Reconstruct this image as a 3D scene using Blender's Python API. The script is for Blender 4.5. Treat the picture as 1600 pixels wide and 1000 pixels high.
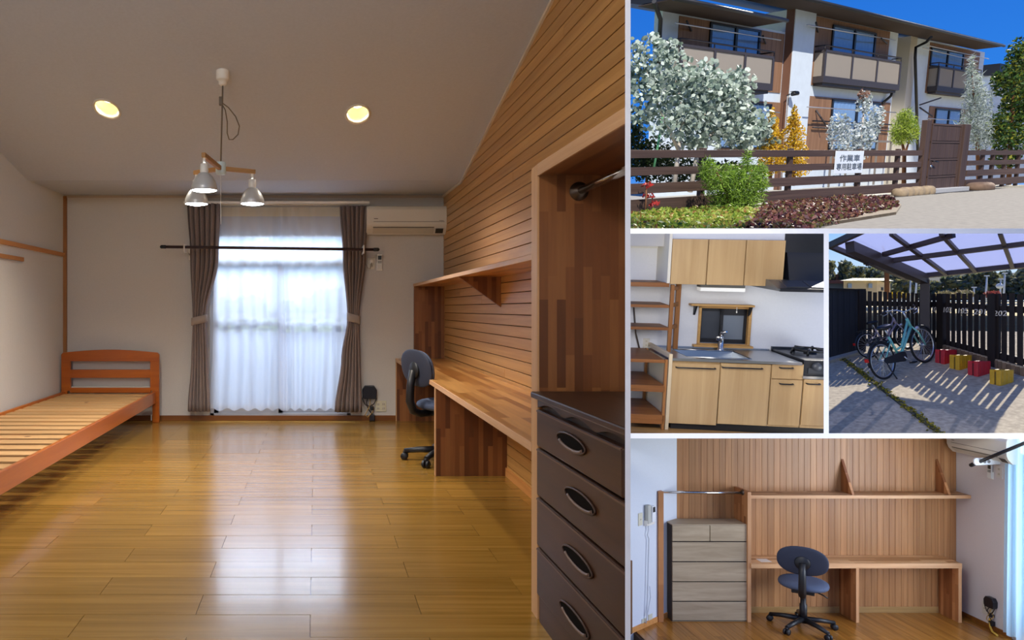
import bpy, bmesh, math, random
from mathutils import Vector, Matrix
random.seed(7)
SC = bpy.context.scene
COL = SC.collection
for o in list(bpy.data.objects): bpy.data.objects.remove(o)

# ---------------------------------------------------------------- camera
F, CX, CY, EYE = 1200.0, 493.0, 482.0, 1.2       # focal length and principal point in pixels of a 1600x1000 frame
cam = bpy.data.cameras.new('camera'); camo = bpy.data.objects.new('camera', cam); COL.objects.link(camo)
camo.location = (0, 0, EYE); camo.rotation_euler = (math.pi/2, 0, 0)
cam.sensor_width = 36; cam.lens = F*36/1600; cam.shift_x = (800-CX)/1600; cam.shift_y = (CY-500)/1600
cam.clip_start = .05; cam.clip_end = 500
SC.camera = camo
SC.view_settings.view_transform = 'Standard'; SC.view_settings.look = 'None'
SC.view_settings.exposure = 0.0; SC.view_settings.gamma = 1.0; SC.view_settings.use_curve_mapping = False

# ---------------------------------------------------------------- sky, sun and daylight
def lin(h):
    h = h.lstrip('#'); v = [int(h[i:i+2], 16)/255 for i in (0, 2, 4)]
    return tuple(c/12.92 if c <= .04045 else ((c+.055)/1.055)**2.4 for c in v) + (1,)
wd = bpy.data.worlds.new('sky'); SC.world = wd; wd.use_nodes = True
nt = wd.node_tree; nt.nodes.clear()
tc = nt.nodes.new('ShaderNodeTexCoord'); sp = nt.nodes.new('ShaderNodeSeparateXYZ')
rp = nt.nodes.new('ShaderNodeValToRGB'); bg = nt.nodes.new('ShaderNodeBackground'); ow = nt.nodes.new('ShaderNodeOutputWorld')
mz = nt.nodes.new('ShaderNodeMapRange'); mz.inputs['From Min'].default_value = -1; mz.inputs['From Max'].default_value = 1
nt.links.new(tc.outputs['Generated'], sp.inputs[0]); nt.links.new(sp.outputs['Z'], mz.inputs[0]); nt.links.new(mz.outputs[0], rp.inputs[0])
nt.links.new(rp.outputs[0], bg.inputs[0]); nt.links.new(bg.outputs[0], ow.inputs[0])
el = rp.color_ramp.elements
el[0].position = 0.0; el[0].color = (.20, .19, .17, 1)
el[1].position = 0.71; el[1].color = (.012, .13, .62, 1)
for p_, c_ in ((.495, (.24, .23, .20)), (.502, (.80, .90, 1.0)), (.535, (.38, .64, 1.0)), (.58, (.035, .25, .86))):
    e = el.new(p_); e.color = c_+(1,)
bg.inputs[1].default_value = 1.0
def look(o, d): o.rotation_euler = Vector(d).to_track_quat('-Z', 'Y').to_euler()
def lamp(name, kind, loc, direction, energy, color=(1, 1, 1), **kw):
    l = bpy.data.lights.new(name, kind); l.energy = energy; l.color = color
    for k, v in kw.items(): setattr(l, k, v)
    o = bpy.data.objects.new(name, l); COL.objects.link(o); o.location = loc; look(o, direction); return o
AZ, ELV = math.radians(54), math.radians(40)      # low winter sun over the bicycle shelter
lamp('sun', 'SUN', (30, 30, 40), (-math.sin(AZ)*math.cos(ELV), -math.cos(AZ)*math.cos(ELV), -math.sin(ELV)), 8.5, (1, .93, .82), angle=.009)
# sunlight on the street front of the house
EC = Vector((28, 43, 10)); ES = Vector((-.12, -.76, .64)).normalized()
lamp('house_sunlight', 'SPOT', EC+ES*200, -ES, 3000000, (1, .93, .82), spot_size=math.radians(15.8), spot_blend=.12, shadow_soft_size=.5)
# daylight through the big bedroom window, the study window and the kitchen
lamp('window_daylight', 'AREA', (-.38, 9.35, 2.25), (0, -1, -.42), 118, (.86, .92, 1), shape='RECTANGLE', size=1.6, size_y=.9)
lamp('study_daylight', 'AREA', (9.05, 8.0, -1.2), (-1, .35, -.05), 165, (.90, .94, 1), shape='RECTANGLE', size=2.2, size_y=2.4)
lamp('kitchen_daylight', 'AREA', (3.9, 7.4, 1.55), (.45, 1, -.22), 62, (1, .97, .93), shape='RECTANGLE', size=1.4, size_y=1.0)

lamp('added_fill_light', 'POINT', (-1.1, .9, 2.8), (0, 0, -1), 98, (1, .97, .95), shadow_soft_size=.22)  # fill light added to brighten the bedroom, no fixture belongs to it

# ---------------------------------------------------------------- helpers
def ray(px, py): return Vector(((px-CX)/F, 1.0, -(py-CY)/F))
CAM = Vector((0, 0, EYE))
def at(px, py, Y): return CAM + ray(px, py)*Y                     # world point seen at a pixel, at depth Y
class Frame:
    """right-handed local frame: x right along a wall, y into the depth, z up"""
    def __init__(s, origin, x, y, z):
        s.M = Matrix(((x[0], y[0], z[0], origin[0]), (x[1], y[1], z[1], origin[1]), (x[2], y[2], z[2], origin[2]), (0, 0, 0, 1)))
        s.I = s.M.inverted()
    def hit(s, px, py, axis, val):
        o = s.I @ CAM; d = s.I.to_3x3() @ ray(px, py)
        return o + d*((val-o[axis])/d[axis])
    def xz(s, px, py, y): p = s.hit(px, py, 1, y); return p.x, p.z
    def gr(s, px, py, z): p = s.hit(px, py, 2, z); return p.x, p.y
    def rect(s, px0, py0, px1, py1, y):
        a = [s.hit(a_, b_, 1, y) for a_, b_ in ((px0, py0), (px1, py0), (px1, py1), (px0, py1))]
        return (a[0].x+a[3].x)/2, (a[1].x+a[2].x)/2, (a[2].z+a[3].z)/2, (a[0].z+a[1].z)/2     # x0 x1 z0 z1
WORLD = Frame((0, 0, 0), (1, 0, 0), (0, 1, 0), (0, 0, 1))
FR = WORLD
PLANES = []                                                        # active cutting planes (point, outward normal)
def panel_planes(x0=None, y0=None, x1=None, y1=None):
    L = []
    if x0 is not None: L.append((CAM, Vector((-1, (x0-CX)/F, 0))))
    if x1 is not None: L.append((CAM, Vector((1, -(x1-CX)/F, 0))))
    if y0 is not None: L.append((CAM, Vector((0, (y0-CY)/F, 1))))
    if y1 is not None: L.append((CAM, Vector((0, -(y1-CY)/F, -1))))
    return L
class MB:
    def __init__(s): s.v = []; s.f = []; s.sm = []
    def add(s, vs, fs, smooth=False):
        b = len(s.v); s.v += [Vector(p) for p in vs]
        for f in fs: s.f.append(tuple(b+i for i in f)); s.sm.append(smooth)
        return s
    def box(s, x0, x1, y0, y1, z0, z1):
        return s.add([(x0, y0, z0), (x1, y0, z0), (x1, y1, z0), (x0, y1, z0), (x0, y0, z1), (x1, y0, z1), (x1, y1, z1), (x0, y1, z1)],
                     [(0, 3, 2, 1), (4, 5, 6, 7), (0, 1, 5, 4), (1, 2, 6, 5), (2, 3, 7, 6), (3, 0, 4, 7)])
    def prism(s, poly, a, d0, d1):
        """poly: 2-D outline; a: extrusion axis 'x' (poly y,z), 'y' (poly x,z), 'z' (poly x,y)"""
        n = len(poly)
        mk = {'x': lambda p, d: (d, p[0], p[1]), 'y': lambda p, d: (p[0], d, p[1]), 'z': lambda p, d: (p[0], p[1], d)}[a]
        vs = [mk(p, d0) for p in poly]+[mk(p, d1) for p in poly]
        return s.add(vs, [tuple(range(n)), tuple(range(2*n-1, n-1, -1))]+[(i, i+n, (i+1) % n+n, (i+1) % n) for i in range(n)])
    def beam(s, a, b, w, h, up=(0, 0, 1)):
        a = Vector(a); b = Vector(b); d = (b-a).normalized(); u = Vector(up); r = d.cross(u).normalized(); u = r.cross(d)
        vs = [p+r*(sx*w/2)+u*(sz*h/2) for p in (a, b) for sx, sz in ((-1, -1), (1, -1), (1, 1), (-1, 1))]
        return s.add(vs, [(3, 2, 1, 0), (4, 5, 6, 7), (0, 1, 5, 4), (1, 2, 6, 5), (2, 3, 7, 6), (3, 0, 4, 7)])
    def tube(s, pts, r, n=8, closed=False, caps=True):
        pts = [Vector(p) for p in pts]; m = len(pts); rr = r if isinstance(r, (list, tuple)) else [r]*m
        vs = []; prev = None
        for i, p in enumerate(pts):
            if closed: t = (pts[(i+1) % m]-pts[i-1])
            else: t = pts[min(i+1, m-1)]-pts[max(i-1, 0)]
            t.normalize()
            if prev is None:
                q = Vector((0, 0, 1)) if abs(t.z) < .9 else Vector((1, 0, 0)); a = t.cross(q).normalized()
            else: a = (prev-t*prev.dot(t)).normalized()
            prev = a; b = t.cross(a)
            vs += [p+(a*math.cos(2*math.pi*k/n)+b*math.sin(2*math.pi*k/n))*rr[i] for k in range(n)]
        fs = []
        for i in range(m if closed else m-1):
            j = (i+1) % m
            fs += [(i*n+k, i*n+(k+1) % n, j*n+(k+1) % n, j*n+k) for k in range(n)]
        s.add(vs, fs, True)
        if caps and not closed:
            s.add(vs[:n], [tuple(range(n-1, -1, -1))]); s.add(vs[-n:], [tuple(range(n))])
        return s
    def lathe(s, prof, c=(0, 0, 0), axis=(0, 0, 1), n=20, smooth=True):
        """prof: list of (radius, height) along axis"""
        c = Vector(c); w = Vector(axis).normalized(); q = Vector((1, 0, 0)) if abs(w.x) < .9 else Vector((0, 1, 0))
        a = w.cross(q).normalized(); b = w.cross(a)
        vs = []; m = len(prof)
        for r, h in prof: vs += [c+w*h+(a*math.cos(2*math.pi*k/n)+b*math.sin(2*math.pi*k/n))*r for k in range(n)]
        fs = [(i*n+k, i*n+(k+1) % n, (i+1)*n+(k+1) % n, (i+1)*n+k) for i in range(m-1) for k in range(n)]
        return s.add(vs, fs, smooth)
    def ell(s, c, r, nu=16, nv=10):
        c = Vector(c); vs = []; fs = []
        for j in range(nv+1):
            t = math.pi*j/nv
            for i in range(nu):
                p = 2*math.pi*i/nu; vs.append(c+Vector((r[0]*math.sin(t)*math.cos(p), r[1]*math.sin(t)*math.sin(p), r[2]*math.cos(t))))
        for j in range(nv):
            for i in range(nu): fs.append((j*nu+i, (j+1)*nu+i, (j+1)*nu+(i+1) % nu, j*nu+(i+1) % nu))
        return s.add(vs, fs, True)
    def grid(s, fn, nu, nv, smooth=True):
        vs = [fn(i/nu, j/nv) for j in range(nv+1) for i in range(nu+1)]
        return s.add(vs, [(j*(nu+1)+i, j*(nu+1)+i+1, (j+1)*(nu+1)+i+1, (j+1)*(nu+1)+i) for j in range(nv) for i in range(nu)], smooth)
    def xf(s, M):
        s.v = [M @ p for p in s.v]; return s
def setp(o, label=None, cat=None, group=None, kind=None):
    if label: o['label'] = label
    if cat: o['category'] = cat
    if group: o['group'] = group
    if kind: o['kind'] = kind
    return o
def mesh_obj(name, mb, mat, M, parent=None, bevel=0, base=None, solid=0, keep_open=False):
    """link MB (given in local coordinates of M) as one mesh; cut by the active planes"""
    bm = bmesh.new()
    vs = [bm.verts.new(p) for p in mb.v]
    for f, sm in zip(mb.f, mb.sm):
        try: bf = bm.faces.new([vs[i] for i in f]); bf.smooth = sm
        except ValueError: pass
    if not keep_open: bmesh.ops.remove_doubles(bm, verts=bm.verts, dist=1e-5)
    if len(bm.faces) < 4000 and not keep_open: bmesh.ops.recalc_face_normals(bm, faces=bm.faces)
    if bevel:
        try: bmesh.ops.bevel(bm, geom=list(bm.edges), offset=bevel, segments=2, profile=.5, affect='EDGES', clamp_overlap=True)
        except Exception: pass
    if PLANES:
        I = M.inverted(); N = M.to_3x3().transposed()
        for co, no in PLANES:
            lc = I @ co; ln = (N @ no).normalized()
            if any((v.co-lc).dot(ln) > 1e-5 for v in bm.verts):
                g = bmesh.ops.bisect_plane(bm, geom=list(bm.verts)+list(bm.edges)+list(bm.faces), plane_co=lc, plane_no=ln, clear_outer=True, dist=1e-6)
                ed = [x for x in g['geom_cut'] if isinstance(x, bmesh.types.BMEdge)]
                if ed and not keep_open:
                    try: bmesh.ops.holes_fill(bm, edges=ed, sides=0)
                    except Exception: pass
        if not bm.faces: bm.free(); return None
    off = base if base is not None else Vector((0, 0, 0))
    for v in bm.verts: v.co -= off
    me = bpy.data.meshes.new(name); bm.to_mesh(me); bm.free()
    o = bpy.data.objects.new(name, me); COL.objects.link(o)
    if mat: me.materials.append(mat)
    if parent is not None: o.parent = parent
    else: o.matrix_world = M @ Matrix.Translation(off)
    if solid:
        md = o.modifiers.new('solid', 'SOLIDIFY'); md.thickness = solid; md.offset = 0
    return o
class Thing:
    """an Empty at the base of a thing; parts are meshes (local coordinates of the frame) under it"""
    def __init__(s, name, label, cat, base, group=None, M=None, kind=None):
        s.M = M if M is not None else FR.M; s.base = Vector(base)
        s.o = bpy.data.objects.new(name, None); COL.objects.link(s.o); s.o.empty_display_size = .1
        s.o.matrix_world = s.M @ Matrix.Translation(s.base); setp(s.o, label, cat, group, kind)
    def part(s, name, mb, mat, parent=None, bevel=0, label=None, kind=None, solid=0, keep_open=False):
        o = mesh_obj(name, mb, mat, s.M, parent if parent is not None else s.o, bevel, s.base, solid, keep_open)
        if o is not None: setp(o, label, kind=kind)
        return o
def one(name, mb, mat, label=None, cat=None, group=None, kind=None, bevel=0, M=None, base=None, solid=0, parent=None, keep_open=False):
    """a thing or a piece of the setting that is one mesh"""
    M = M if M is not None else FR.M
    if base is None:
        xs = [p.x for p in mb.v]; ys = [p.y for p in mb.v]; zs = [p.z for p in mb.v]
        base = Vector(((min(xs)+max(xs))/2, (min(ys)+max(ys))/2, min(zs)))
    o = mesh_obj(name, mb, mat, M, None, bevel, Vector(base), solid, keep_open)
    if o is not None: setp(o, label, cat, group, kind)
    return o
def piece(name, mb, mat, par, bevel=0, kind=None):
    """a piece of a setting mesh 'par' that was made with one()"""
    o = mesh_obj(name, mb, mat, FR.M, None, bevel, Vector((0, 0, 0)))
    if o is None: return None
    W = o.matrix_world.copy(); o.parent = par; o.matrix_parent_inverse = par.matrix_world.inverted(); o.matrix_world = W
    return setp(o, kind=kind)

# ---------------------------------------------------------------- materials
MATS = {}
def _new(name):
    m = bpy.data.materials.new(name); m.use_nodes = True; n = m.node_tree; b = n.nodes['Principled BSDF']; MATS[name] = m
    return m, n, b
def mat(name, col, rough=.6, metal=0, spec=.5, noise=0, nscale=20, bump=0, emit=None, estr=0, coat=0, alpha=None, trans=0):
    if name in MATS: return MATS[name]
    m, n, b = _new(name); c = lin(col) if isinstance(col, str) else tuple(col)+(1,)
    b.inputs['Base Color'].default_value = c; b.inputs['Roughness'].default_value = rough; b.inputs['Metallic'].default_value = metal
    b.inputs['Specular IOR Level'].default_value = spec; b.inputs['Coat Weight'].default_value = coat; b.inputs['Coat Roughness'].default_value = .15
    b.inputs['Transmission Weight'].default_value = trans
    if emit: b.inputs['Emission Color'].default_value = lin(emit); b.inputs['Emission Strength'].default_value = estr
    if noise or bump:
        t = n.nodes.new('ShaderNodeTexCoord'); x = n.nodes.new('ShaderNodeTexNoise'); x.inputs['Scale'].default_value = nscale; x.inputs['Detail'].default_value = 6
        n.links.new(t.outputs['Object'], x.inputs['Vector'])
        if noise:
            h = n.nodes.new('ShaderNodeMixRGB'); h.blend_type = 'MULTIPLY'; h.inputs[0].default_value = 1; h.inputs[1].default_value = c
            r = n.nodes.new('ShaderNodeMapRange'); r.inputs['From Min'].default_value = .25; r.inputs['From Max'].default_value = .75
            r.inputs['To Min'].default_value = 1-noise; r.inputs['To Max'].default_value = 1+noise
            n.links.new(x.outputs['Fac'], r.inputs[0]); n.links.new(r.outputs[0], h.inputs[2]); n.links.new(h.outputs[0], b.inputs['Base Color'])
        if bump:
            u = n.nodes.new('ShaderNodeBump'); u.inputs['Strength'].default_value = bump; u.inputs['Distance'].default_value = .01
            n.links.new(x.outputs['Fac'], u.inputs['Height']); n.links.new(u.outputs[0], b.inputs['Normal'])
    return m
def wood(name, c1, c2, axis='x', rough=.45, vary=.15, stretch=14, scale=5, coat=0, knots=False, spec=.4):
    """straight grain along one axis, a little brightness change from piece to piece"""
    if name in MATS: return MATS[name]
    m, n, b = _new(name); L = n.links.new
    t = n.nodes.new('ShaderNodeTexCoord'); mp = n.nodes.new('ShaderNodeMapping'); oi = n.nodes.new('ShaderNodeObjectInfo')
    sc = [scale*stretch/4]*3; sc['xyz'.index(axis)] = scale/stretch*2; mp.inputs['Scale'].default_value = sc
    ad = n.nodes.new('ShaderNodeVectorMath'); ad.operation = 'ADD'; mu = n.nodes.new('ShaderNodeMath'); mu.operation = 'MULTIPLY'; mu.inputs[1].default_value = 37
    L(oi.outputs['Random'], mu.inputs[0]); L(t.outputs['Object'], ad.inputs[0]); L(mu.outputs[0], ad.inputs[1]); L(ad.outputs[0], mp.inputs[0])
    x = n.nodes.new('ShaderNodeTexNoise'); x.inputs['Scale'].default_value = 1; x.inputs['Detail'].default_value = 8; x.inputs['Roughness'].default_value = .65; x.inputs['Distortion'].default_value = .6
    L(mp.outputs[0], x.inputs['Vector'])
    r = n.nodes.new('ShaderNodeValToRGB'); r.color_ramp.elements[0].position = .3; r.color_ramp.elements[1].position = .7
    r.color_ramp.elements[0].color = lin(c1); r.color_ramp.elements[1].color = lin(c2); L(x.outputs['Fac'], r.inputs[0])
    hs = n.nodes.new('ShaderNodeHueSaturation'); mr = n.nodes.new('ShaderNodeMapRange'); mr.inputs['To Min'].default_value = 1-vary; mr.inputs['To Max'].default_value = 1+vary
    L(oi.outputs['Random'], mr.inputs[0]); L(mr.outputs[0], hs.inputs['Value']); L(r.outputs[0], hs.inputs['Color']); out = hs.outputs[0]
    if knots:
        v = n.nodes.new('ShaderNodeTexVoronoi'); v.inputs['Scale'].default_value = 2.6; L(ad.outputs[0], v.inputs['Vector'])
        k = n.nodes.new('ShaderNodeValToRGB'); k.color_ramp.elements[0].position = .03; k.color_ramp.elements[0].color = (.12, .05, .02, 1); k.color_ramp.elements[1].position = .075; k.color_ramp.elements[1].color = (1, 1, 1, 1)
        L(v.outputs['Distance'], k.inputs[0]); mm = n.nodes.new('ShaderNodeMixRGB'); mm.blend_type = 'MULTIPLY'; mm.inputs[0].default_value = .8
        L(out, mm.inputs[1]); L(k.outputs[0], mm.inputs[2]); out = mm.outputs[0]
    L(out, b.inputs['Base Color']); b.inputs['Roughness'].default_value = rough; b.inputs['Coat Weight'].default_value = coat; b.inputs['Coat Roughness'].default_value = .12; b.inputs['Specular IOR Level'].default_value = spec
    bu = n.nodes.new('ShaderNodeBump'); bu.inputs['Strength'].default_value = .08; bu.inputs['Distance'].default_value = .01; L(x.outputs['Fac'], bu.inputs['Height']); L(bu.outputs[0], b.inputs['Normal'])
    return m
def block_wood(name, grain, across, c=('#a86a38', '#c98d52', '#7d4622'), width=.045, length=.4, rough=.4):
    """finger-jointed laminated board: strips along 'grain', stacked along 'across'"""
    if name in MATS: return MATS[name]
    m, n, b = _new(name); L = n.links.new
    t = n.nodes.new('ShaderNodeTexCoord'); s = n.nodes.new('ShaderNodeSeparateXYZ'); cb = n.nodes.new('ShaderNodeCombineXYZ')
    L(t.outputs['Object'], s.inputs[0]); L(s.outputs[grain.upper()], cb.inputs[0]); L(s.outputs[across.upper()], cb.inputs[1])
    br = n.nodes.new('ShaderNodeTexBrick'); br.inputs['Scale'].default_value = 1; br.inputs['Brick Width'].default_value = length; br.inputs['Row Height'].default_value = width
    br.inputs['Mortar Size'].default_value = 0; br.offset = .37; br.squash = 1.3; br.squash_frequency = 3
    br.inputs['Color1'].default_value = (0, 0, 0, 1); br.inputs['Color2'].default_value = (1, 1, 1, 1); L(cb.outputs[0], br.inputs['Vector'])
    r = n.nodes.new('ShaderNodeValToRGB'); e = r.color_ramp.elements
    e[0].position = 0; e[0].color = lin(c[2]); e[1].position = 1; e[1].color = lin(c[1]); q = e.new(.35); q.color = lin(c[0]); L(br.outputs['Color'], r.inputs[0])
    mp = n.nodes.new('ShaderNodeMapping'); mp.inputs['Scale'].default_value = (4, 60, 1); L(cb.outputs[0], mp.inputs[0])
    x = n.nodes.new('ShaderNodeTexNoise'); x.inputs['Scale'].default_value = 1; x.inputs['Detail'].default_value = 5; L(mp.outputs[0], x.inputs['Vector'])
    mr = n.nodes.new('ShaderNodeMapRange'); mr.inputs['To Min'].default_value = .8; mr.inputs['To Max'].default_value = 1.2; L(x.outputs['Fac'], mr.inputs[0])
    mm = n.nodes.new('ShaderNodeMixRGB'); mm.blend_type = 'MULTIPLY'; mm.inputs[0].default_value = 1; L(r.outputs[0], mm.inputs[1]); L(mr.outputs[0], mm.inputs[2])
    L(mm.outputs[0], b.inputs['Base Color']); b.inputs['Roughness'].default_value = rough
    return m
def leafm(name, cols, rough=.6, trans=.25):
    """leaves: colour picked per leaf"""
    if name in MATS: return MATS[name]
    m, n, b = _new(name); L = n.links.new
    g = n.nodes.new('ShaderNodeNewGeometry'); r = n.nodes.new('ShaderNodeValToRGB'); e = r.color_ramp.elements
    e[0].position = 0; e[0].color = lin(cols[0]); e[1].position = 1; e[1].color = lin(cols[-1])
    for i, c in enumerate(cols[1:-1]): q = e.new((i+1)/(len(cols)-1)); q.color = lin(c)
    L(g.outputs['Random Per Island'], r.inputs[0]); L(r.outputs[0], b.inputs['Base Color']); b.inputs['Roughness'].default_value = rough; b.inputs['Specular IOR Level'].default_value = .3
    tr = n.nodes.new('ShaderNodeBsdfTranslucent'); L(r.outputs[0], tr.inputs[0]); mx = n.nodes.new('ShaderNodeMixShader'); mx.inputs[0].default_value = trans
    o = n.nodes['Material Output']; L(b.outputs[0], mx.inputs[1]); L(tr.outputs[0], mx.inputs[2]); L(mx.outputs[0], o.inputs[0])
    return m
def sheer(name, col, clear=.45, transl=.5, tint=None):
    """thin cloth or frosted sheet: part clear, part translucent, part diffuse"""
    if name in MATS: return MATS[name]
    m, n, b = _new(name); L = n.links.new; n.nodes.remove(b)
    d = n.nodes.new('ShaderNodeBsdfDiffuse'); d.inputs[0].default_value = lin(col); t = n.nodes.new('ShaderNodeBsdfTranslucent'); t.inputs[0].default_value = lin(col)
    p = n.nodes.new('ShaderNodeBsdfTransparent'); p.inputs[0].default_value = lin(tint or '#ffffff')
    a = n.nodes.new('ShaderNodeMixShader'); a.inputs[0].default_value = transl; L(d.outputs[0], a.inputs[1]); L(t.outputs[0], a.inputs[2])
    c = n.nodes.new('ShaderNodeMixShader'); c.inputs[0].default_value = clear; L(a.outputs[0], c.inputs[1]); L(p.outputs[0], c.inputs[2]); L(c.outputs[0], n.nodes['Material Output'].inputs[0])
    return m
def glass(name, tint='#ffffff', gloss=.12, rough=.02):
    """window pane: see-through with a faint mirror"""
    if name in MATS: return MATS[name]
    m, n, b = _new(name); L = n.links.new; n.nodes.remove(b)
    p = n.nodes.new('ShaderNodeBsdfTransparent'); p.inputs[0].default_value = lin(tint); g = n.nodes.new('ShaderNodeBsdfGlossy'); g.inputs['Roughness'].default_value = rough
    c = n.nodes.new('ShaderNodeMixShader'); c.inputs[0].default_value = gloss; L(p.outputs[0], c.inputs[1]); L(g.outputs[0], c.inputs[2]); L(c.outputs[0], n.nodes['Material Output'].inputs[0])
    return m
def text_mb(txt, size, depth=.002, spacing=1.0):
    """flat lettering as mesh data in the x-z plane, centred, facing -y"""
    cu = bpy.data.curves.new('lettering', 'FONT'); cu.body = txt; cu.size = size; cu.align_x = 'CENTER'; cu.align_y = 'CENTER'; cu.extrude = depth; cu.space_character = spacing; cu.resolution_u = 3
    ob = bpy.data.objects.new('lettering', cu); COL.objects.link(ob); bpy.context.view_layer.update()
    me = bpy.data.meshes.new_from_object(ob.evaluated_get(bpy.context.evaluated_depsgraph_get()))
    mb = MB(); mb.add([(v.co.x, -v.co.z, v.co.y) for v in me.vertices], [tuple(p.vertices) for p in me.polygons])
    bpy.data.objects.remove(ob); bpy.data.curves.remove(cu); bpy.data.meshes.remove(me)
    return mb
WHITE = mat('white_paint', '#e9e7e3', .85, noise=.02, nscale=60, bump=.05)
PLASTIC = mat('white_plastic', '#e8e4da', .4)
BLACKP = mat('black_plastic', '#15161a', .45)
CHROME = mat('chrome', '#c8c8c8', .18, 1)
DARKGAP = mat('dark_gap', '#1a120b', .9)
# ================================================================ BEDROOM (large picture on the left)
PLANES = panel_planes(x1=979.5)
BW = 8.23; S = BW/F; XL = (100-CX)*S; XR = (693-CX)*S; XF = .86          # back wall depth, side walls, furniture front line
bx = lambda px: (px-CX)*S
bz = lambda py: EYE-(py-CY)*S
CEILC = lambda Y: 2.40+.215*(7.19-Y)
M_wall = mat('wallpaper', '#cbc7c0', .9, noise=.03, nscale=90, bump=.12)
M_wallL = mat('left_wallpaper', '#d8d6d0', .9, noise=.03, nscale=90, bump=.12)
M_ceil = mat('ceiling_paper', '#bdc2cb', .9, noise=.04, nscale=50, bump=.1)
M_floorw = wood('floor_plank_wood', '#84601f', '#a8803c', 'x', rough=.24, vary=.12, coat=.3, stretch=16, scale=6)
M_base = wood('baseboard_wood', '#6b3d12', '#8a5420', 'x', .5)
M_panel = wood('cedar_board', '#a8783c', '#c8985a', 'y', rough=.4, vary=.12, stretch=18, scale=5)
M_trimw = wood('rail_wood', '#b5763a', '#cf9455', 'y', .5)
# floor
o_floor = one('floor', MB().box(XL-.1, 2.2, -1.6, BW+.2, -.2, -.012), mat('floor_base', '#4a2c0e', .8), kind='structure', base=(0, 0, 0))
rw = .2088; r0 = BW
for i in range(29):
    y1 = BW-i*rw; y0 = y1-rw+.0022
    off = -.02 if i % 2 else -.47
    xs = [off+k*.885 for k in range(-4, 4)]
    for k in range(len(xs)-1):
        a = max(xs[k], XL)+.001; b = min(xs[k+1], 2.0)-.001
        if b-a < .03: continue
        dz = random.uniform(-.0005, .0005)
        piece('plank', MB().box(a, b, y0, y1, -.014, dz), M_floorw, o_floor)
# walls
WX0, WX1, WZ0, WZ1 = bx(328), bx(548), .045, bz(364)
wb = MB().box(XL-.12, WX0, BW, BW+.14, -.2, 2.7).box(WX1, XR+.12, BW, BW+.14, -.2, 2.7).box(WX0, WX1, BW, BW+.14, WZ1, 2.7).box(WX0, WX1, BW, BW+.14, -.2, WZ0)
one('wall_back', wb, M_wall, kind='structure')
one('wall_left', MB().box(XL-.12, XL, -1.6, BW, -.2, 4.6), M_wallL, kind='structure')
one('wall_rear', MB().box(XL-.12, 1.7, -1.72, -1.6, -.2, 4.6), WHITE, kind='structure')
one('wall_light_block', MB().box(1.6, 1.72, -1.6, .45, -.2, 4.6), WHITE, kind='structure')  # wall out of view, added to narrow the opening for sky light
o_wr = one('wall_right', MB().box(XR+.012, XR+.1, 3.35, BW+.14, -.2, 3.4), mat('right_wall_base', '#4d2a0c', .9), kind='structure')
PL0 = list(PLANES)
bh = .0771
for i in range(43):
    z0 = i*bh+.003; z1 = (i+1)*bh-.0025
    ends = [3.36]+sorted(random.uniform(3.6, 8) for _ in range(random.choice((0, 1, 1))))+[BW]
    for k in range(len(ends)-1):
        piece('board', MB().box(XR, XR+.014, ends[k]+.001, ends[k+1]-.001, z0, z1), M_panel, o_wr, bevel=.002)
PLANES = PL0
# ceiling with two lamp openings
DL = [(167, 170), (559, 178)]
def on_slope(px, py):
    k = (CY-py)/F; Y = (2.40+.215*7.19-EYE)/(k+.215); return at(px, py, Y)
sl_n = Vector((0, .215, 1)).normalized(); sl_d = Vector((0, 1, -.215)).normalized(); LK = 1.7   # lamp openings are long ovals down the slope
def ceil_mesh():
    bm = bmesh.new()
    def loop(pts):
        v = [bm.verts.new(p) for p in pts]; return [bm.edges.new((v[i], v[(i+1) % len(v)])) for i in range(len(v))]
    ed = loop([(XL, 7.19, CEILC(7.19)), (XR+.02, 7.19, CEILC(7.19)), (XR+.02, 3.36, CEILC(3.36)), (1.75, 3.3, CEILC(3.3)), (1.75, -1.65, CEILC(-1.65)), (XL, -1.65, CEILC(-1.65))])
    for px, py in DL:
        c = on_slope(px, py); a = Vector((1, 0, 0)); b = sl_d*LK
        ed += loop([c+(a*math.cos(t*math.pi/12)+b*math.sin(t*math.pi/12))*.082 for t in range(24)])
    bmesh.ops.triangle_fill(bm, edges=ed, use_beauty=True)
    mb = MB(); bm.verts.index_update(); mb.add([v.co.copy() for v in bm.verts], [tuple(v.index for v in f.verts) for f in bm.faces]); bm.free(); return mb
cm = ceil_mesh()
cm.add([(XL, 7.19, 2.40), (XR+.02, 7.19, 2.40), (XR+.02, BW, 2.415), (XL, BW, 2.415)], [(0, 1, 2, 3)])
one('ceiling', cm, M_ceil, kind='structure', base=(0, 5, 2.4), keep_open=True)
one('roof_slab', MB().prism([(8.6, 2.75), (7.19, 2.75), (-1.7, 4.75), (-1.7, 4.95), (8.6, 3.0)], 'x', XL-.2, 1.8), mat('roof_board', '#60574f', .9), kind='structure')
one('trim_1', MB().beam((XR-.008, 7.19, 2.385), (XR-.008, 3.36, CEILC(3.36)-.016), .016, .022).beam((XR-.008, BW, 2.40), (XR-.008, 7.19, 2.385), .016, .022), mat('ceiling_trim', '#cdbfa8', .6), kind='structure')
one('trim_2', MB().box(XL, XR, BW-.016, BW, 2.385, 2.41), mat('cornice', '#b9ab9a', .6), kind='structure')
one('trim_3', MB().box(XL, XL+.035, BW-.03, BW, .0, 2.40), wood('corner_post_wood', '#8d5a2c', '#b07a44', 'z', .5), kind='structure')
z1 = 1.772
one('trim_4', MB().box(XL, XL+.02, 5.8, BW-.03, z1-.02, z1+.02), M_trimw, kind='structure')
one('trim_5', MB().box(XL, XL+.02, 5.8, 7.05, 1.632, 1.668), M_trimw, kind='structure')
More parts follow.
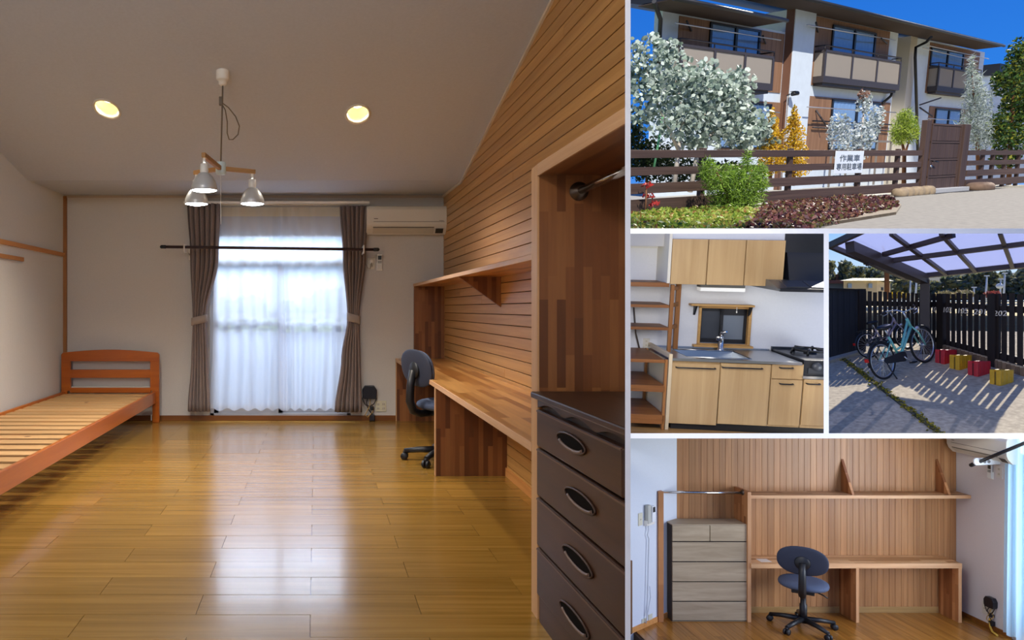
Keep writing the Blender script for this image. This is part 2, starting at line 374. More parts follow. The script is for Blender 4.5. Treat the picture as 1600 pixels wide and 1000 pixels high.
bbm = MB().box(XL, bx(622), BW-.014, BW, 0, .055)
one('baseboard_back', bbm, M_base, kind='structure', bevel=.002)
one('baseboard_left', MB().box(XL, XL+.012, 2, BW-.02, 0, .055), M_base, kind='structure')
one('baseboard_right', MB().box(XR-.012, XR, 3.1, BW-.02, 0, .06), M_trimw, kind='structure')

# window with aluminium sashes, balcony and the view
M_alu = mat('aluminium_sash', '#b9bcc2', .45, .3)
t = Thing('window_1', None, None, (bx(437), BW+.07, 0), kind='structure')
fr = MB().box(WX0, WX0+.04, BW+.02, BW+.12, WZ0, WZ1).box(WX1-.04, WX1, BW+.02, BW+.12, WZ0, WZ1).box(WX0, WX1, BW+.02, BW+.12, WZ1-.04, WZ1).box(WX0, WX1, BW+.02, BW+.12, WZ0, WZ0+.03)
t.part('window_frame', fr, M_alu)
t.part('transom', MB().box(WX0, WX1, BW+.03, BW+.11, bz(409.5), bz(403)), M_alu)
xm = bx(437)
for a, b, y in ((WX0+.04, xm+.03, BW+.045), (xm-.03, WX1-.04, BW+.085)):
    sa = t.part('sash', MB().box(a, a+.045, y, y+.03, WZ0+.03, bz(409.5)).box(b-.045, b, y, y+.03, WZ0+.03, bz(409.5)).box(a, b, y, y+.03, bz(415), bz(409.5)).box(a, b, y, y+.03, WZ0+.03, WZ0+.11).box(a, b, y, y+.03, bz(498), bz(490)), M_alu)
    t.part('pane', MB().box(a+.045, b-.045, y+.012, y+.016, WZ0+.11, bz(415)), glass('clear_pane', '#f2f8ff', .05), sa)
    t.part('pane', MB().box(a, b, y+.012, y+.016, bz(403), WZ1-.04), MATS['clear_pane'])
M_balc = mat('balcony_panel', '#c9d2df', .6)
tb = Thing('balcony', None, None, (0, 9, 0), kind='structure')
tb.part('balcony_floor', MB().box(-1.9, 1.3, BW+.14, 9.75, -.25, -.05), mat('balcony_concrete', '#9b9a96', .8))
for k in range(6):
    a = -1.85+k*.52; tb.part('panel', MB().box(a+.006, a+.514, 9.62, 9.66, 0, .90), M_balc)
tb.part('handrail', MB().box(-1.9, 1.3, 9.58, 9.70, .985, 1.03), M_alu)
for k in range(7): tb.part('rail_post', MB().box(-1.87+k*.52, -1.83+k*.52, 9.62, 9.66, -.05, .99), M_alu)
one('eave_sun_block', MB().box(-2.9, 1.45, BW+.1, 10.2, 2.75, 2.9), mat('sun_block_board', '#cfcac2', .8), kind='structure')  # unseen overhang, added to keep direct sun out of the bedroom
one('wall_sun_block', MB().box(.95, 1.07, BW+.14, 10.1, -.2, 2.75), WHITE, kind='structure')  # unseen side wall, added to block sun from the bedroom window
def clump(mb, c, r, n, s, shape='leaf', tilt=1.0, rnd=random):
    """n small leaf faces through an ellipsoid"""
    c = Vector(c)
    for _ in range(n):
        d = Vector((rnd.gauss(0, 1), rnd.gauss(0, 1), rnd.gauss(0, 1))).normalized(); q = rnd.random()**.45
        p = c+Vector((d.x*r[0], d.y*r[1], d.z*r[2]))*q
        a = Vector((rnd.gauss(0, 1), rnd.gauss(0, 1), rnd.gauss(0, 1)*tilt)).normalized(); b = a.cross(Vector((rnd.gauss(0, 1), rnd.gauss(0, 1), rnd.gauss(0, 1)))).normalized()
        k = s*rnd.uniform(.6, 1.3)
        if shape == 'round':
            vs = [p+(a*math.cos(t*math.pi/3)+b*math.sin(t*math.pi/3))*k*.5 for t in range(6)]; mb.add(vs, [(0, 1, 2, 3, 4, 5)])
        elif shape == 'needle':
            mb.add([p-b*k*.08, p+b*k*.08, p+a*k], [(0, 1, 2)])
        else: mb.add([p-a*k*.5, p+b*k*.25, p+a*k*.5, p-b*k*.25], [(0, 1, 2, 3)])
    return mb
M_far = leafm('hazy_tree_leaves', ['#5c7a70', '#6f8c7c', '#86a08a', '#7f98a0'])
gsoil = mat('far_field', '#9bb07c', .9, noise=.2, nscale=.5)
one('far_field', MB().grid(lambda u, v: (-24+u*34, 16+v*60, -.55+v*.9+.25*math.sin(u*9+v*5)), 16, 12), gsoil, kind='structure', base=(0, 40, -1))
lb = ['broad hazy tree on the left of the window view', 'low hazy tree beside the middle of the window view', 'tall hazy tree seen through the right window half', 'small hazy tree at the right edge of the window view', 'hazy tree behind the left sliding sash', 'low hedge-like tree between the two sashes']
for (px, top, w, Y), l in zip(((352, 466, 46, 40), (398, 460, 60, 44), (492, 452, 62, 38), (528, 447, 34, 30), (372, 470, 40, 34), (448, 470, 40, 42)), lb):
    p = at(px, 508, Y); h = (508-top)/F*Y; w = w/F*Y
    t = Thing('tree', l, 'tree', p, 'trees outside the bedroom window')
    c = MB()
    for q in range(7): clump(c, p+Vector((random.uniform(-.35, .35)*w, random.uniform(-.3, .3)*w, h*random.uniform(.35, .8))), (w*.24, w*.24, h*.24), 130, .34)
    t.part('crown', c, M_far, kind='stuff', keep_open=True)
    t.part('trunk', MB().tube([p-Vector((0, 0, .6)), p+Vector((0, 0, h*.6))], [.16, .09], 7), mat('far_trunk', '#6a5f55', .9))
PLANES = panel_planes(x1=979.5)

# curtains
def drape(keys, yc, folds, amp, n=64, m=26):
    """keys: (py, left px, right px); pleated cloth hanging near depth yc"""
    def fn(u, v):
        py = keys[0][0]+(keys[-1][0]-keys[0][0])*v
        for a, b in zip(keys, keys[1:]):
            if a[0] <= py <= b[0]: break
        k = (py-a[0])/(b[0]-a[0]); k = k*k*(3-2*k); l = a[1]+(b[1]-a[1])*k; r = a[2]+(b[2]-a[2])*k
        x = (l+(r-l)*u-CX)/F*yc; ph = u*folds*2*math.pi
        return Vector((x+.012*math.sin(ph*2+1), yc+amp*math.sin(ph)+amp*.35*math.sin(ph*.37+v*2), EYE-(py-CY)/F*yc))
    return MB().grid(fn, n, m)
M_drape = mat('taupe_drape', '#8a7b76', .9, noise=.12, nscale=120, bump=.1)
M_lace = sheer('lace', '#eef2fb', .35, .64)
YC = 8.10
for nm, keys, tie, lab in (('left', [(318, 291, 343), (400, 296, 340), (500, 301, 321), (560, 299, 324), (643, 293, 327)], (300, 323, 494, 506), 'taupe pleated drape tied back at the left of the window'),
                           ('right', [(322, 531, 574), (400, 536, 570), (497, 544, 560), (560, 534, 562), (644, 523, 564)], (543, 562, 491, 504), 'taupe pleated drape tied back beside the air conditioner')):
    t = Thing('drape', lab, 'curtain', ((keys[-1][1]-CX)/F*YC, YC, .03), 'drapes at the big window')
    t.part('cloth', drape(keys, YC, 6, .03), M_drape, solid=.004)
    x0, x1 = [(p-CX)/F*YC for p in tie[:2]]; za, zb = [EYE-(p-CY)/F*YC for p in (tie[3], tie[2])]; cx = (x0+x1)/2; rx = (x1-x0)/2+.006
    ring = lambda u, v: Vector((cx+rx*math.cos(u*2*math.pi), YC+.05*math.sin(u*2*math.pi), za+(zb-za)*v-.02*math.cos(u*2*math.pi)*(1 if nm == 'right' else -1)))
    t.part('tieback', MB().grid(ring, 24, 2), mat('tieback_cloth', '#a3958b', .9), solid=.004)
for a, b, ca, lab in ((337, 443, .6, 'sheer white lace curtain covering the left half of the window'), (430, 541, .6, 'sheer white lace curtain covering the right half of the window')):
    yl = YC+.07; wide = a < 400
    keys = [(324, a, b), (480, a-4 if wide else a+6, b+2), (560, a-5 if wide else a+8, b+6 if wide else b-2), (640, a-10 if wide else a+10, b+5 if wide else b-8)]
    def fn(u, v, keys=keys, yl=yl, wide=wide):
        py = 324+316*v
        for p, q in zip(keys, keys[1:]):
            if p[0] <= py <= q[0]: break
        k = (py-p[0])/(q[0]-p[0]); l = p[1]+(q[1]-p[1])*k; r = p[2]+(q[2]-p[2])*k
        g = u**.72 if wide else 1-(1-u)**.72
        g = u+(1-u)*u*.25 if wide else u-(1-u)*u*.25
        ph = u*2*math.pi*6; ax = .006+.012*v
        zz = EYE-(py-CY)/F*yl+(.012*math.sin(ph*1.0+.7) if v > .97 else 0)
        return Vector(((l+(r-l)*g-CX)/F*yl, yl+ax*math.sin(ph)+.008*math.sin(ph*.43+3*v), zz))
    t = Thing('lace_curtain', lab, 'curtain', ((a+b-2*CX)/2/F*yl, yl, .04), 'lace curtains at the big window')
    c = t.part('cloth', MB().grid(fn, 90, 26), M_lace)
    t.part('heading_tape', MB().grid(lambda u, v: fn(u, v*.045)+Vector((0, -.004, 0)), 90, 1), sheer('lace_tape', '#e9e2d0', .12, .5))
t = Thing('curtain_rail', 'slim white double curtain rail above the window', 'curtain rail', (bx(433), YC, bz(322)))
t.part('rail', MB().box(bx(290), bx(576), YC+.045, YC+.085, bz(322), bz(318)), PLASTIC)
t.part('rail', MB().box(bx(290), bx(576), YC-.02, YC+.02, bz(321), bz(317.5)), PLASTIC)
for px in (300, 433, 566): t.part('bracket', MB().box(bx(px)-.012, bx(px)+.012, YC+.02, BW, bz(319), bz(316)), PLASTIC)

# clothes pole
yp = 7.86; zp = EYE-(387.5-CY)/F*yp
t = Thing('clothes_pole', 'dark brown clothes pole held by white hooks in front of the window', 'pole', ((420-CX)/F*yp, yp, zp))
xa, xb = (250-CX)/F*yp, (593-CX)/F*yp
t.part('pole', MB().tube([(xa+.05, yp, zp+.012), (xb-.05, yp, zp-.016)], .0155, 10), mat('pole_brown', '#3a2a2c', .35))
for x, s, d in ((xa, 1, .012), (xb, -1, -.016)): t.part('end_cap', MB().tube([(x, yp, zp+d), (x+.012*s, yp, zp+d), (x+.06*s, yp, zp+d)], [.008, .019, .019], 10), BLACKP)
for px in (289, 568):
    x = (px-CX)/F*yp; d = .0 if px < 400 else -.01
    t.part('hook', MB().tube([(x, BW-.01, zp+.02+d), (x, yp-.05, zp+.03+d), (x, yp-.055, zp-.03+d), (x, yp, zp-.045+d), (x, yp+.05, zp-.03+d), (x, BW-.01, zp-.05+d)], .008, 8), PLASTIC)
    t.part('hook_plate', MB().box(x-.02, x+.02, BW-.012, BW, zp-.1, zp+.06), PLASTIC, bevel=.003)

# air conditioner (also used in the study picture)
def air_conditioner(label, W, h, d, M, group='wall air conditioners'):
    """local: x 0..W along the wall, y 0 (wall) .. -d, z 0..h"""
    t = Thing('air_conditioner', label, 'air conditioner', (0, 0, 0), group, M=M)
    prof = [(0, 0), (-d*.55, 0), (-d*.86, h*.18), (-d*.98, h*.34), (-d, h*.5), (-d, h*.86), (-d*.93, h*.97), (-d*.8, h), (0, h)]
    t.part('body', MB().prism(prof, 'x', 0, W), mat('ac_white', '#d9d3c4', .45), bevel=.006)
    t.part('seam', MB().box(W*.085, W*.965, -d*1.003, -d*.97, h*.42, h*.435), mat('ac_seam', '#6d655a', .7))
    t.part('louvre', MB().prism([(-d*.62, h*.03), (-d*.88, h*.17), (-d*.905, h*.19), (-d*.64, h*.045)], 'x', W*.08, W*.84), mat('ac_louvre', '#c9c0ae', .5))
    t.part('louvre_gap', MB().prism([(-d*.9, h*.212), (-d*.925, h*.245), (-d*.935, h*.24), (-d*.91, h*.205)], 'x', W*.08, W*.84), mat('ac_gap', '#7e7464', .8))
    t.part('display', MB().prism([(-d*.66, h*.05), (-d*.9, h*.19), (-d*.915, h*.185), (-d*.67, h*.035)], 'x', W*.86, W*.955), mat('ac_display', '#3c3830', .35))
    t.part('badge', MB().box(W*.09, W*.14, -d*1.004, -d*.99, h*.52, h*.545), mat('ac_badge', '#6a6257', .6))
    t.part('badge', MB().box(W*.9, W*.955, -d*1.004, -d*.99, h*.455, h*.468), MATS['ac_badge'])
    return t
ya = BW-.2; x0 = (573-CX)/F*ya; x1 = (699-CX)/F*ya; za = EYE-(365-CY)/F*ya; zb = EYE-(321-CY)/F*ya
ac_main = air_conditioner('cream wall air conditioner beside the wooden wall and the right drape', x1-x0, zb-za, .2, Matrix.Translation((x0, BW, za)))
def remote(label, M, h=.14):
    t = Thing('remote_control', label, 'remote control', (0, 0, 0), M=M); w = h*.33
    t.part('holder', MB().box(-w*.6, w*.6, -.014, 0, -.012, h*.45), PLASTIC, bevel=.003)
    t.part('body', MB().box(-w/2, w/2, -.03, -.012, 0, h), mat('remote_white', '#dcdcd6', .4), bevel=.004)
    t.part('screen', MB().box(-w*.34, w*.34, -.032, -.029, h*.62, h*.88), mat('remote_lcd', '#3b403c', .3))
    for i in range(3):
        for j in range(2): t.part('button', MB().box(-w*.34+i*w*.25, -w*.16+i*w*.25, -.033, -.029, h*.40+j*h*.09, h*.455+j*h*.09), mat('remote_button', '#55584f', .5))
remote('white remote control hanging right of the clothes pole, below the air conditioner', Matrix.Translation((bx(593), BW, bz(421))), .165)
def plate(name, label, M, w, h, sockets, col='#d8d2c0', group=None, cat='outlet'):
    t = Thing(name, label, cat, (0, 0, 0), group, M=M)
    t.part('plate', MB().box(-w/2, w/2, -.01, 0, 0, h), mat('plate_'+col, col, .5), bevel=.003)
    for sx, sz in sockets:
        s = t.part('socket', MB().box(sx*w-.016, sx*w+.016, -.013, -.008, sz*h-.016, sz*h+.016), mat('socket_face', '#cdc6b2', .5), bevel=.002)
        for k in (-1, 1): t.part('slot', MB().box(sx*w+k*.007-.0015, sx*w+k*.007+.0015, -.0138, -.0125, sz*h-.008, sz*h+.008), DARKGAP, s)
    return t
t = plate('wall_outlet', 'white outlet with the air conditioner plug below the pole end', Matrix.Translation((bx(580), BW, bz(421))), .075, .125, [(0, .3), (0, .7)])
t.part('plug', MB().box(-.018, .018, -.05, -.013, .06, .105), PLASTIC, bevel=.005)
ac_main.part('power_cord', MB().tube([(bx(570.5), BW-.02, bz(364)), (bx(571), BW-.02, bz(392)), (bx(571), BW-.02, bz(412)), (bx(574), BW-.025, bz(419)), (bx(578), BW-.03, bz(420)), (bx(580), BW-.05, bz(411))], .005, 6).xf(Matrix.Translation((-x0, -BW, -za))), mat('cord_grey', '#a89f90', .6))
plate('wall_outlet', 'large cream four-socket outlet near the floor by the desk end', Matrix.Translation((bx(595), BW, bz(643))), .115, .115, [(-.25, .3), (.25, .3), (-.25, .7), (.25, .7)], '#d3cdb0')
def adapter_cluster(label, M):
    """black power adapter hanging on the wall with looped leads; local origin at the floor"""
    t = Thing('power_adapter', label, 'adapter', (0, 0, 0), M=M)
    t.part('body', MB().prism([(-.075, .27), (-.06, .245), (.06, .245), (.075, .27), (.078, .34), (.05, .385), (-.05, .385), (-.078, .34)], 'y', -.07, -.005), mat('adapter_black', '#14161f', .4), bevel=.006)
    lead = lambda pts, r=.006: MB().tube(pts, r, 6)
    t.part('cable', lead([(-.07, -.04, .30), (-.075, -.05, .24), (-.045, -.05, .18), (0, -.05, .165), (.045, -.05, .19), (.07, -.05, .24), (.068, -.04, .3)]), BLACKP)
    t.part('cable', lead([(-.02, -.03, .25), (-.035, -.05, .2), (-.01, -.05, .13), (.02, -.05, .09), (.03, -.05, .06)]), BLACKP)
    t.part('cable', lead([(.01, -.03, .25), (.0, -.05, .17), (-.03, -.06, .11), (-.05, -.05, .07), (-.02, -.05, .05), (.03, -.05, .1), (.05, -.04, .14), (.02, -.04, .19)], .005), mat('cable_tan', '#b8954e', .6))
    t.part('plug', MB().box(.0, .055, -.07, -.02, .01, .075), BLACKP, bevel=.006)
    t.part('plug', MB().box(.005, .045, -.065, -.02, .125, .165), BLACKP, bevel=.006)
    return t
adapter_cluster('black power adapter with looped leads on the wall left of the desk', Matrix.Translation((bx(577), BW, bz(658))))

# recessed ceiling lamps
M_ring = mat('lamp_ring', '#d8d2c4', .5); M_cup = mat('lamp_cup', '#e3dcae', .6)
for (px, py), lab in zip(DL, ('round recessed ceiling lamp on the left of the pendant lamp', 'round recessed ceiling lamp on the right of the pendant lamp')):
    c = on_slope(px, py); SK = Matrix.Translation(c) @ Matrix.Scale(LK, 4, sl_d) @ Matrix.Translation(-c); t = Thing('ceiling_lamp', lab, 'ceiling lamp', c, 'recessed ceiling lamps')
    t.part('ring', MB().lathe([(.082, .006), (.098, .0), (.1, -.006), (.088, -.012), (.08, .004)], c, sl_n, 32).xf(SK), M_ring)
    t.part('cup', MB().lathe([(.081, .0), (.078, .06), (.072, .11), (.0, .115)], c, sl_n, 32).xf(SK), M_cup)
    t.part('bulb', MB().lathe([(.0, .078), (.035, .08), (.052, .092), (.056, .113)], c, sl_n, 24).xf(SK), mat('bulb_glow', '#fff6da', .5, emit='#fff2cc', estr=7))
    lamp('ceiling_lamp_light', 'SPOT', c+Vector((0, 0, .02)), (0, 0, -1), 130, (1, .89, .76), spot_size=math.radians(125), spot_blend=.8, shadow_soft_size=.06)
# pendant lamp
P0 = on_slope(348, 112); hub = Vector((P0.x, P0.y, 2.155)); hub.x = (345-CX)/F*hub.y
t = Thing('pendant_lamp', 'pendant lamp with three bulbs on wooden arms hanging from the ceiling', 'pendant lamp', P0)
t.part('ceiling_rose', MB().lathe([(.045, .03), (.045, -.05), (.036, -.062), (.03, -.062), (.028, -.085), (.018, -.095), (0, -.097)], P0, (0, 0, 1), 24), PLASTIC)
M_cord = mat('brown_cord', '#6f6252', .7)
t.part('cord', MB().tube([P0-Vector((0, 0, .09)), hub+Vector((0, 0, .04))], .0055, 8), M_cord)
cz = EYE-(158-CY)/F*P0.y
t.part('cord_clip', MB().box(hub.x-.012, hub.x+.012, hub.y-.012, hub.y+.012, cz-.03, cz+.03), M_cord, bevel=.004)
lp = lambda px, py: Vector(((px-CX)/F*hub.y, hub.y, EYE-(py-CY)/F*hub.y))
t.part('cord_loop', MB().tube([lp(346, 160), lp(357, 168), lp(368, 182), lp(374, 197), lp(372, 210), lp(364, 218), lp(358, 218), lp(355, 208), lp(355, 190), lp(352, 172), lp(347, 163)], .004, 8), M_cord)
t.part('hub', MB().lathe([(0, .045), (.03, .045), (.036, .038), (.036, -.03), (.03, -.04), (0, -.04)], hub, (0, 0, 1), 24), mat('hub_pale', '#cfe0e0', .4))
t.part('pull_cord', MB().tube([hub-Vector((0, 0, .04)), hub-Vector((0, 0, .38))], .002, 5), PLASTIC)
M_arm = wood('lamp_arm_wood', '#a87842', '#c4955c', 'x', .5)
M_bulbm = mat('bulb_silver', '#c4c4c2', .35, .25); M_bulbw = mat('bulb_face', '#ffffff', .4, emit='#f2f8ff', estr=20)
for ang, L, tz in ((262, .40, .012), (17, .22, -.01), (142, .24, 0)):
    d = Vector((math.cos(math.radians(ang)), math.sin(math.radians(ang)), 0)); e = hub+d*L+Vector((0, 0, tz))
    t.part('arm', MB().beam(hub+d*.03, e+d*.02, .026, .03), M_arm, bevel=.003)
    s = t.part('socket', MB().tube([e-Vector((0, 0, .01)), e-Vector((0, 0, .05))], .009, 8).lathe([(.012, -.05), (.025, -.055), (.027, -.10), (.024, -.115)], e, (0, 0, 1), 18), PLASTIC)
    b = t.part('bulb', MB().lathe([(.022, -.108), (.036, -.116), (.054, -.135), (.069, -.162), (.079, -.19), (.083, -.212), (.080, -.222)], e, (0, 0, 1), 28), M_bulbm)
    t.part('bulb_face', MB().lathe([(0, -.232), (.04, -.23), (.07, -.224), (.078, -.22)], e, (0, 0, 1), 28), M_bulbw, b)
    lamp('pendant_bulb_light', 'SPOT', e-Vector((0, 0, .25)), (0, 0, -1), 44, (1, .96, .92), spot_size=math.radians(150), spot_blend=.6, shadow_soft_size=.06)

# bed
M_pine = wood('orange_pine', '#9c4a0c', '#bb6418', 'x', rough=.32, vary=.06, stretch=10, scale=4, coat=.2, knots=True)
M_piney = wood('orange_pine_rail', '#a8520f', '#c8701e', 'y', rough=.32, vary=.06, stretch=10, scale=3, coat=.2, knots=True)
M_slat = wood('pale_slat', '#b98c55', '#d6ad78', 'x', .6, vary=.1, knots=True)
YB = 8.06; hx = lambda px: (px-CX)/F*YB; hz = lambda py: EYE-(py-CY)/F*YB
t = Thing('bed', 'orange pine single bed frame with bare wooden slats', 'bed', (hx(172), 6.0, 0))
hd = t.part('headboard', MB().box(hx(95.5), hx(110), YB, YB+.035, hz(611), hz(562)).box(hx(234.5), hx(248.5), YB, YB+.035, hz(611), hz(562)).box(hx(109), hx(235), YB, YB+.035, hz(590.5), hz(577.5)).box(hx(109), hx(235), YB, YB+.035, hz(614), hz(606)), M_pine, bevel=.004)
arch = [(hx(95.5), hz(564.5)), (hx(95.5), hz(554)), (hx(98), hz(551))]+[(hx(98+148*k/12), hz(551-4.6*math.sin(math.pi*k/12))) for k in range(1, 12)]+[(hx(246), hz(551)), (hx(248.5), hz(554)), (hx(248.5), hz(564.5))]
t.part('top_rail', MB().prism(arch, 'y', YB-.002, YB+.037), M_pine, hd, bevel=.004)
t.part('shelf_back', MB().box(hx(109), hx(235), YB+.10, YB+.11, hz(607), hz(562)), mat('headboard_shelf', '#c9c4bd', .7), hd)
t.part('shelf', MB().box(hx(109), hx(235), YB+.035, YB+.10, hz(606), hz(604.5)), MATS['headboard_shelf'], hd)
xr = -1.677
for px in ((95.5, 105), (238, 248.5)): t.part('leg', MB().box(hx(px[0]), hx(px[1]), YB, YB+.04, 0, hz(611)), M_pine, bevel=.004)
t.part('leg', MB().box(xr-.05, xr, 3.82, 3.88, 0, .36), M_pine, bevel=.004); t.part('leg', MB().box(-2.66, -2.61, 3.82, 3.88, 0, .36), M_pine, bevel=.004)
t.part('side_rail', MB().box(xr-.028, xr, 3.86, YB, .205, .327), M_piney, bevel=.004)
t.part('side_rail', MB().box(-2.655, -2.63, 3.86, YB, .205, .327), M_piney, bevel=.004)
t.part('foot_rail', MB().box(-2.63, xr-.028, 3.84, 3.87, .205, .327), M_pine, bevel=.004)
t.part('slat_support', MB().box(xr-.06, xr-.028, 3.9, YB, .24, .285), M_piney); t.part('slat_support', MB().box(-2.63, -2.6, 3.9, YB, .24, .285), M_piney)
t.part('center_beam', MB().box(-2.18, -2.12, 3.9, YB, .22, .285), M_piney)
t.part('leg_tag', MB().box(hx(236), hx(237.2), YB-.004, YB, hz(657), hz(648)), PLASTIC)
y = YB-.02; k = 0
while y > 4.0:
    t.part('slat', MB().box(-2.628, xr-.03, y-.132, y, .287, .307), M_slat, bevel=.002); y -= .2015

# desk, shelf and wardrobe along the right wall
M_bz = block_wood('block_upright', 'z', 'x', ('#74431f', '#925f33', '#5a3115'), .034, .34)
M_by = block_wood('block_desk_top', 'y', 'x', ('#b07a3f', '#cf9c5c', '#8e5725'), .05, .55, .28)
M_edge = wood('block_edge', '#b98a5c', '#d8ae84', 'y', .5, vary=.05)
M_edgez = wood('block_edge_upright', '#b98a5c', '#d4a878', 'z', .5, vary=.05)
t = Thing('desk', 'long built-in laminated wood desk along the boarded wall', 'desk', (1.1, 5.6, 0))
t.part('desk_top', MB().box(XF+.004, XR, 3.05, BW-.001, .632, .667), M_by)
t.part('front_edge', MB().box(XF-.004, XF+.004, 3.05, BW-.001, .632, .667), M_edge, bevel=.001)
dv = t.part('divider', MB().box(XF+.004, XR, 5.50, 5.54, 0, .632), M_bz)
t.part('divider_edge', MB().box(XF-.003, XF+.004, 5.50, 5.54, 0, .632), M_edgez, dv)
ed = t.part('end_panel', MB().box(XF+.004, XR, BW-.05, BW-.012, 0, .632), M_bz)
t.part('end_panel_edge', MB().box(XF-.003, XF+.004, BW-.05, BW-.012, 0, .632), M_edgez, ed)
XS = 1.05                                                                  # shelf front line
zs1 = EYE-(444-CY)/F*8.1
t = Thing('wall_shelf', 'long laminated wall shelf above the desk with a triangular bracket', 'shelf', (1.2, 5.6, 1.4))
t.part('shelf_board', MB().box(XS+.004, XR, 3.05, BW-.001, 1.435, 1.463), M_by)
t.part('front_edge', MB().box(XS-.004, XS+.004, 3.05, BW-.001, 1.435, 1.463), M_edge, bevel=.001)
yb_ = XR*F/(783-CX)
t.part('bracket', MB().prism([(XS+.01, 1.435), (XR, 1.435), (XR, 1.21)], 'y', yb_, yb_+.03), M_bz)
t.part('end_support', MB().box(XS, XR, BW-.05, BW-.012, .667, 1.435), M_bz)
t = Thing('wardrobe_frame', 'open laminated wood wardrobe frame around the dark chest', 'wardrobe', (1.0, 3.0, 0))
up = t.part('upright', MB().box(XF+.004, XR, 2.965, 3.045, 0, 1.755), M_bz)
t.part('upright_edge', MB().box(XF-.004, XF+.004, 2.965, 3.045, 0, 1.755), M_edgez, up, bevel=.001)
tp = t.part('top_board', MB().box(XF+.004, XR, 1.2, 2.965, 1.715, 1.755), M_bz)
t.part('top_edge', MB().box(XF-.004, XF+.004, 1.2, 2.965, 1.712, 1.758), M_edge, tp, bevel=.001)
t.part('back_board', MB().box(XR-.02, XR, 1.2, 2.965, .9, 1.715), M_bz)
t = Thing('hanging_rail', 'chrome clothes rail inside the open wardrobe', 'rail', (1.016, 2.96, 1.65))
t.part('bar', MB().tube([(1.016, 2.95, 1.652), (1.016, 1.3, 1.652)], .0145, 14), CHROME)
t.part('flange', MB().lathe([(.0, -.03), (.022, -.03), (.024, -.012), (.036, -.008), (.036, 0)], (1.016, 2.965, 1.652), (0, 1, 0), 20), mat('dark_chrome', '#6f6257', .3, .9))
# dark chest
M_dk = wood('dark_walnut', '#2a160b', '#442817', 'y', rough=.42, vary=.05, coat=.06, scale=4)
M_dkz = mat('dark_edge', '#5a4238', .4)
XC = .845
t = Thing('chest_of_drawers', 'dark brown chest of drawers with oval grip holes in the wardrobe', 'chest', (1.1, 2.5, 0))
t.part('carcass', MB().box(XC+.025, XR-.03, 1.2, 2.945, .02, .855), mat('dark_carcass', '#1c0f08', .5))
t.part('top', MB().box(XC-.02, XR-.03, 1.2, 2.95, .858, .882), M_dk, bevel=.006)
wv = [(2.935, .858), (1.2, .858)]
n = 60
for i in range(n+1):
    yy = 1.2+(2.935-1.2)*i/n; wv.append((yy, .822+.022*abs(math.sin((2.935-yy)*math.pi/.30))))
t.part('wavy_moulding', MB().prism(wv, 'x', XC+.004, XC+.03), M_dk)
t.part('plinth', MB().box(XC+.012, XC+.03, 1.2, 2.94, 0, .104), M_dk, bevel=.002)
for za, zb, ya, ybk, px, py in ((.676, .816, 2.115, 2.935, 893, 692), (.489, .668, 1.2, 2.935, 907, 782), (.298, .481, 1.2, 2.935, 903, 876), (.110, .290, 1.2, 2.935, 898, 967)):
    d = t.part('drawer', MB().box(XC, XC+.04, ya, ybk, za, zb), M_dk, bevel=.006)
    t.part('drawer_lip', MB().box(XC-.003, XC+.002, ya+.006, ybk-.006, zb-.009, zb-.003), M_dkz, d)
    Yh = XC*F/(px-CX); zh = EYE-(py-CY)/F*Yh
    el = lambda r, yy, sc=1: (r*sc*math.cos(yy), r*.19*sc*math.sin(yy))
    pts = [(XC-.004, Yh+el(.14, k*math.pi/12)[0], zh+el(.14, k*math.pi/12)[1]) for k in range(24)]
    t.part('grip_rim', MB().tube(pts, .0035, 6, closed=True), M_dk, d)
    t.part('grip_hole', MB().prism([(Yh+el(.137, k*math.pi/12)[0], zh+el(.137, k*math.pi/12)[1]) for k in range(24)], 'x', XC-.0035, XC+.004), mat('grip_dark', '#0a0605', .9, spec=.1), d)
    t.part('grip_lip', MB().tube([(XC-.004, Yh+.115*math.cos(a), zh-.002+.02*math.sin(a)) for a in [math.pi*(1.08+.84*q/10) for q in range(11)]], .0055, 6), mat('grip_shine', '#6e5648', .35), d)

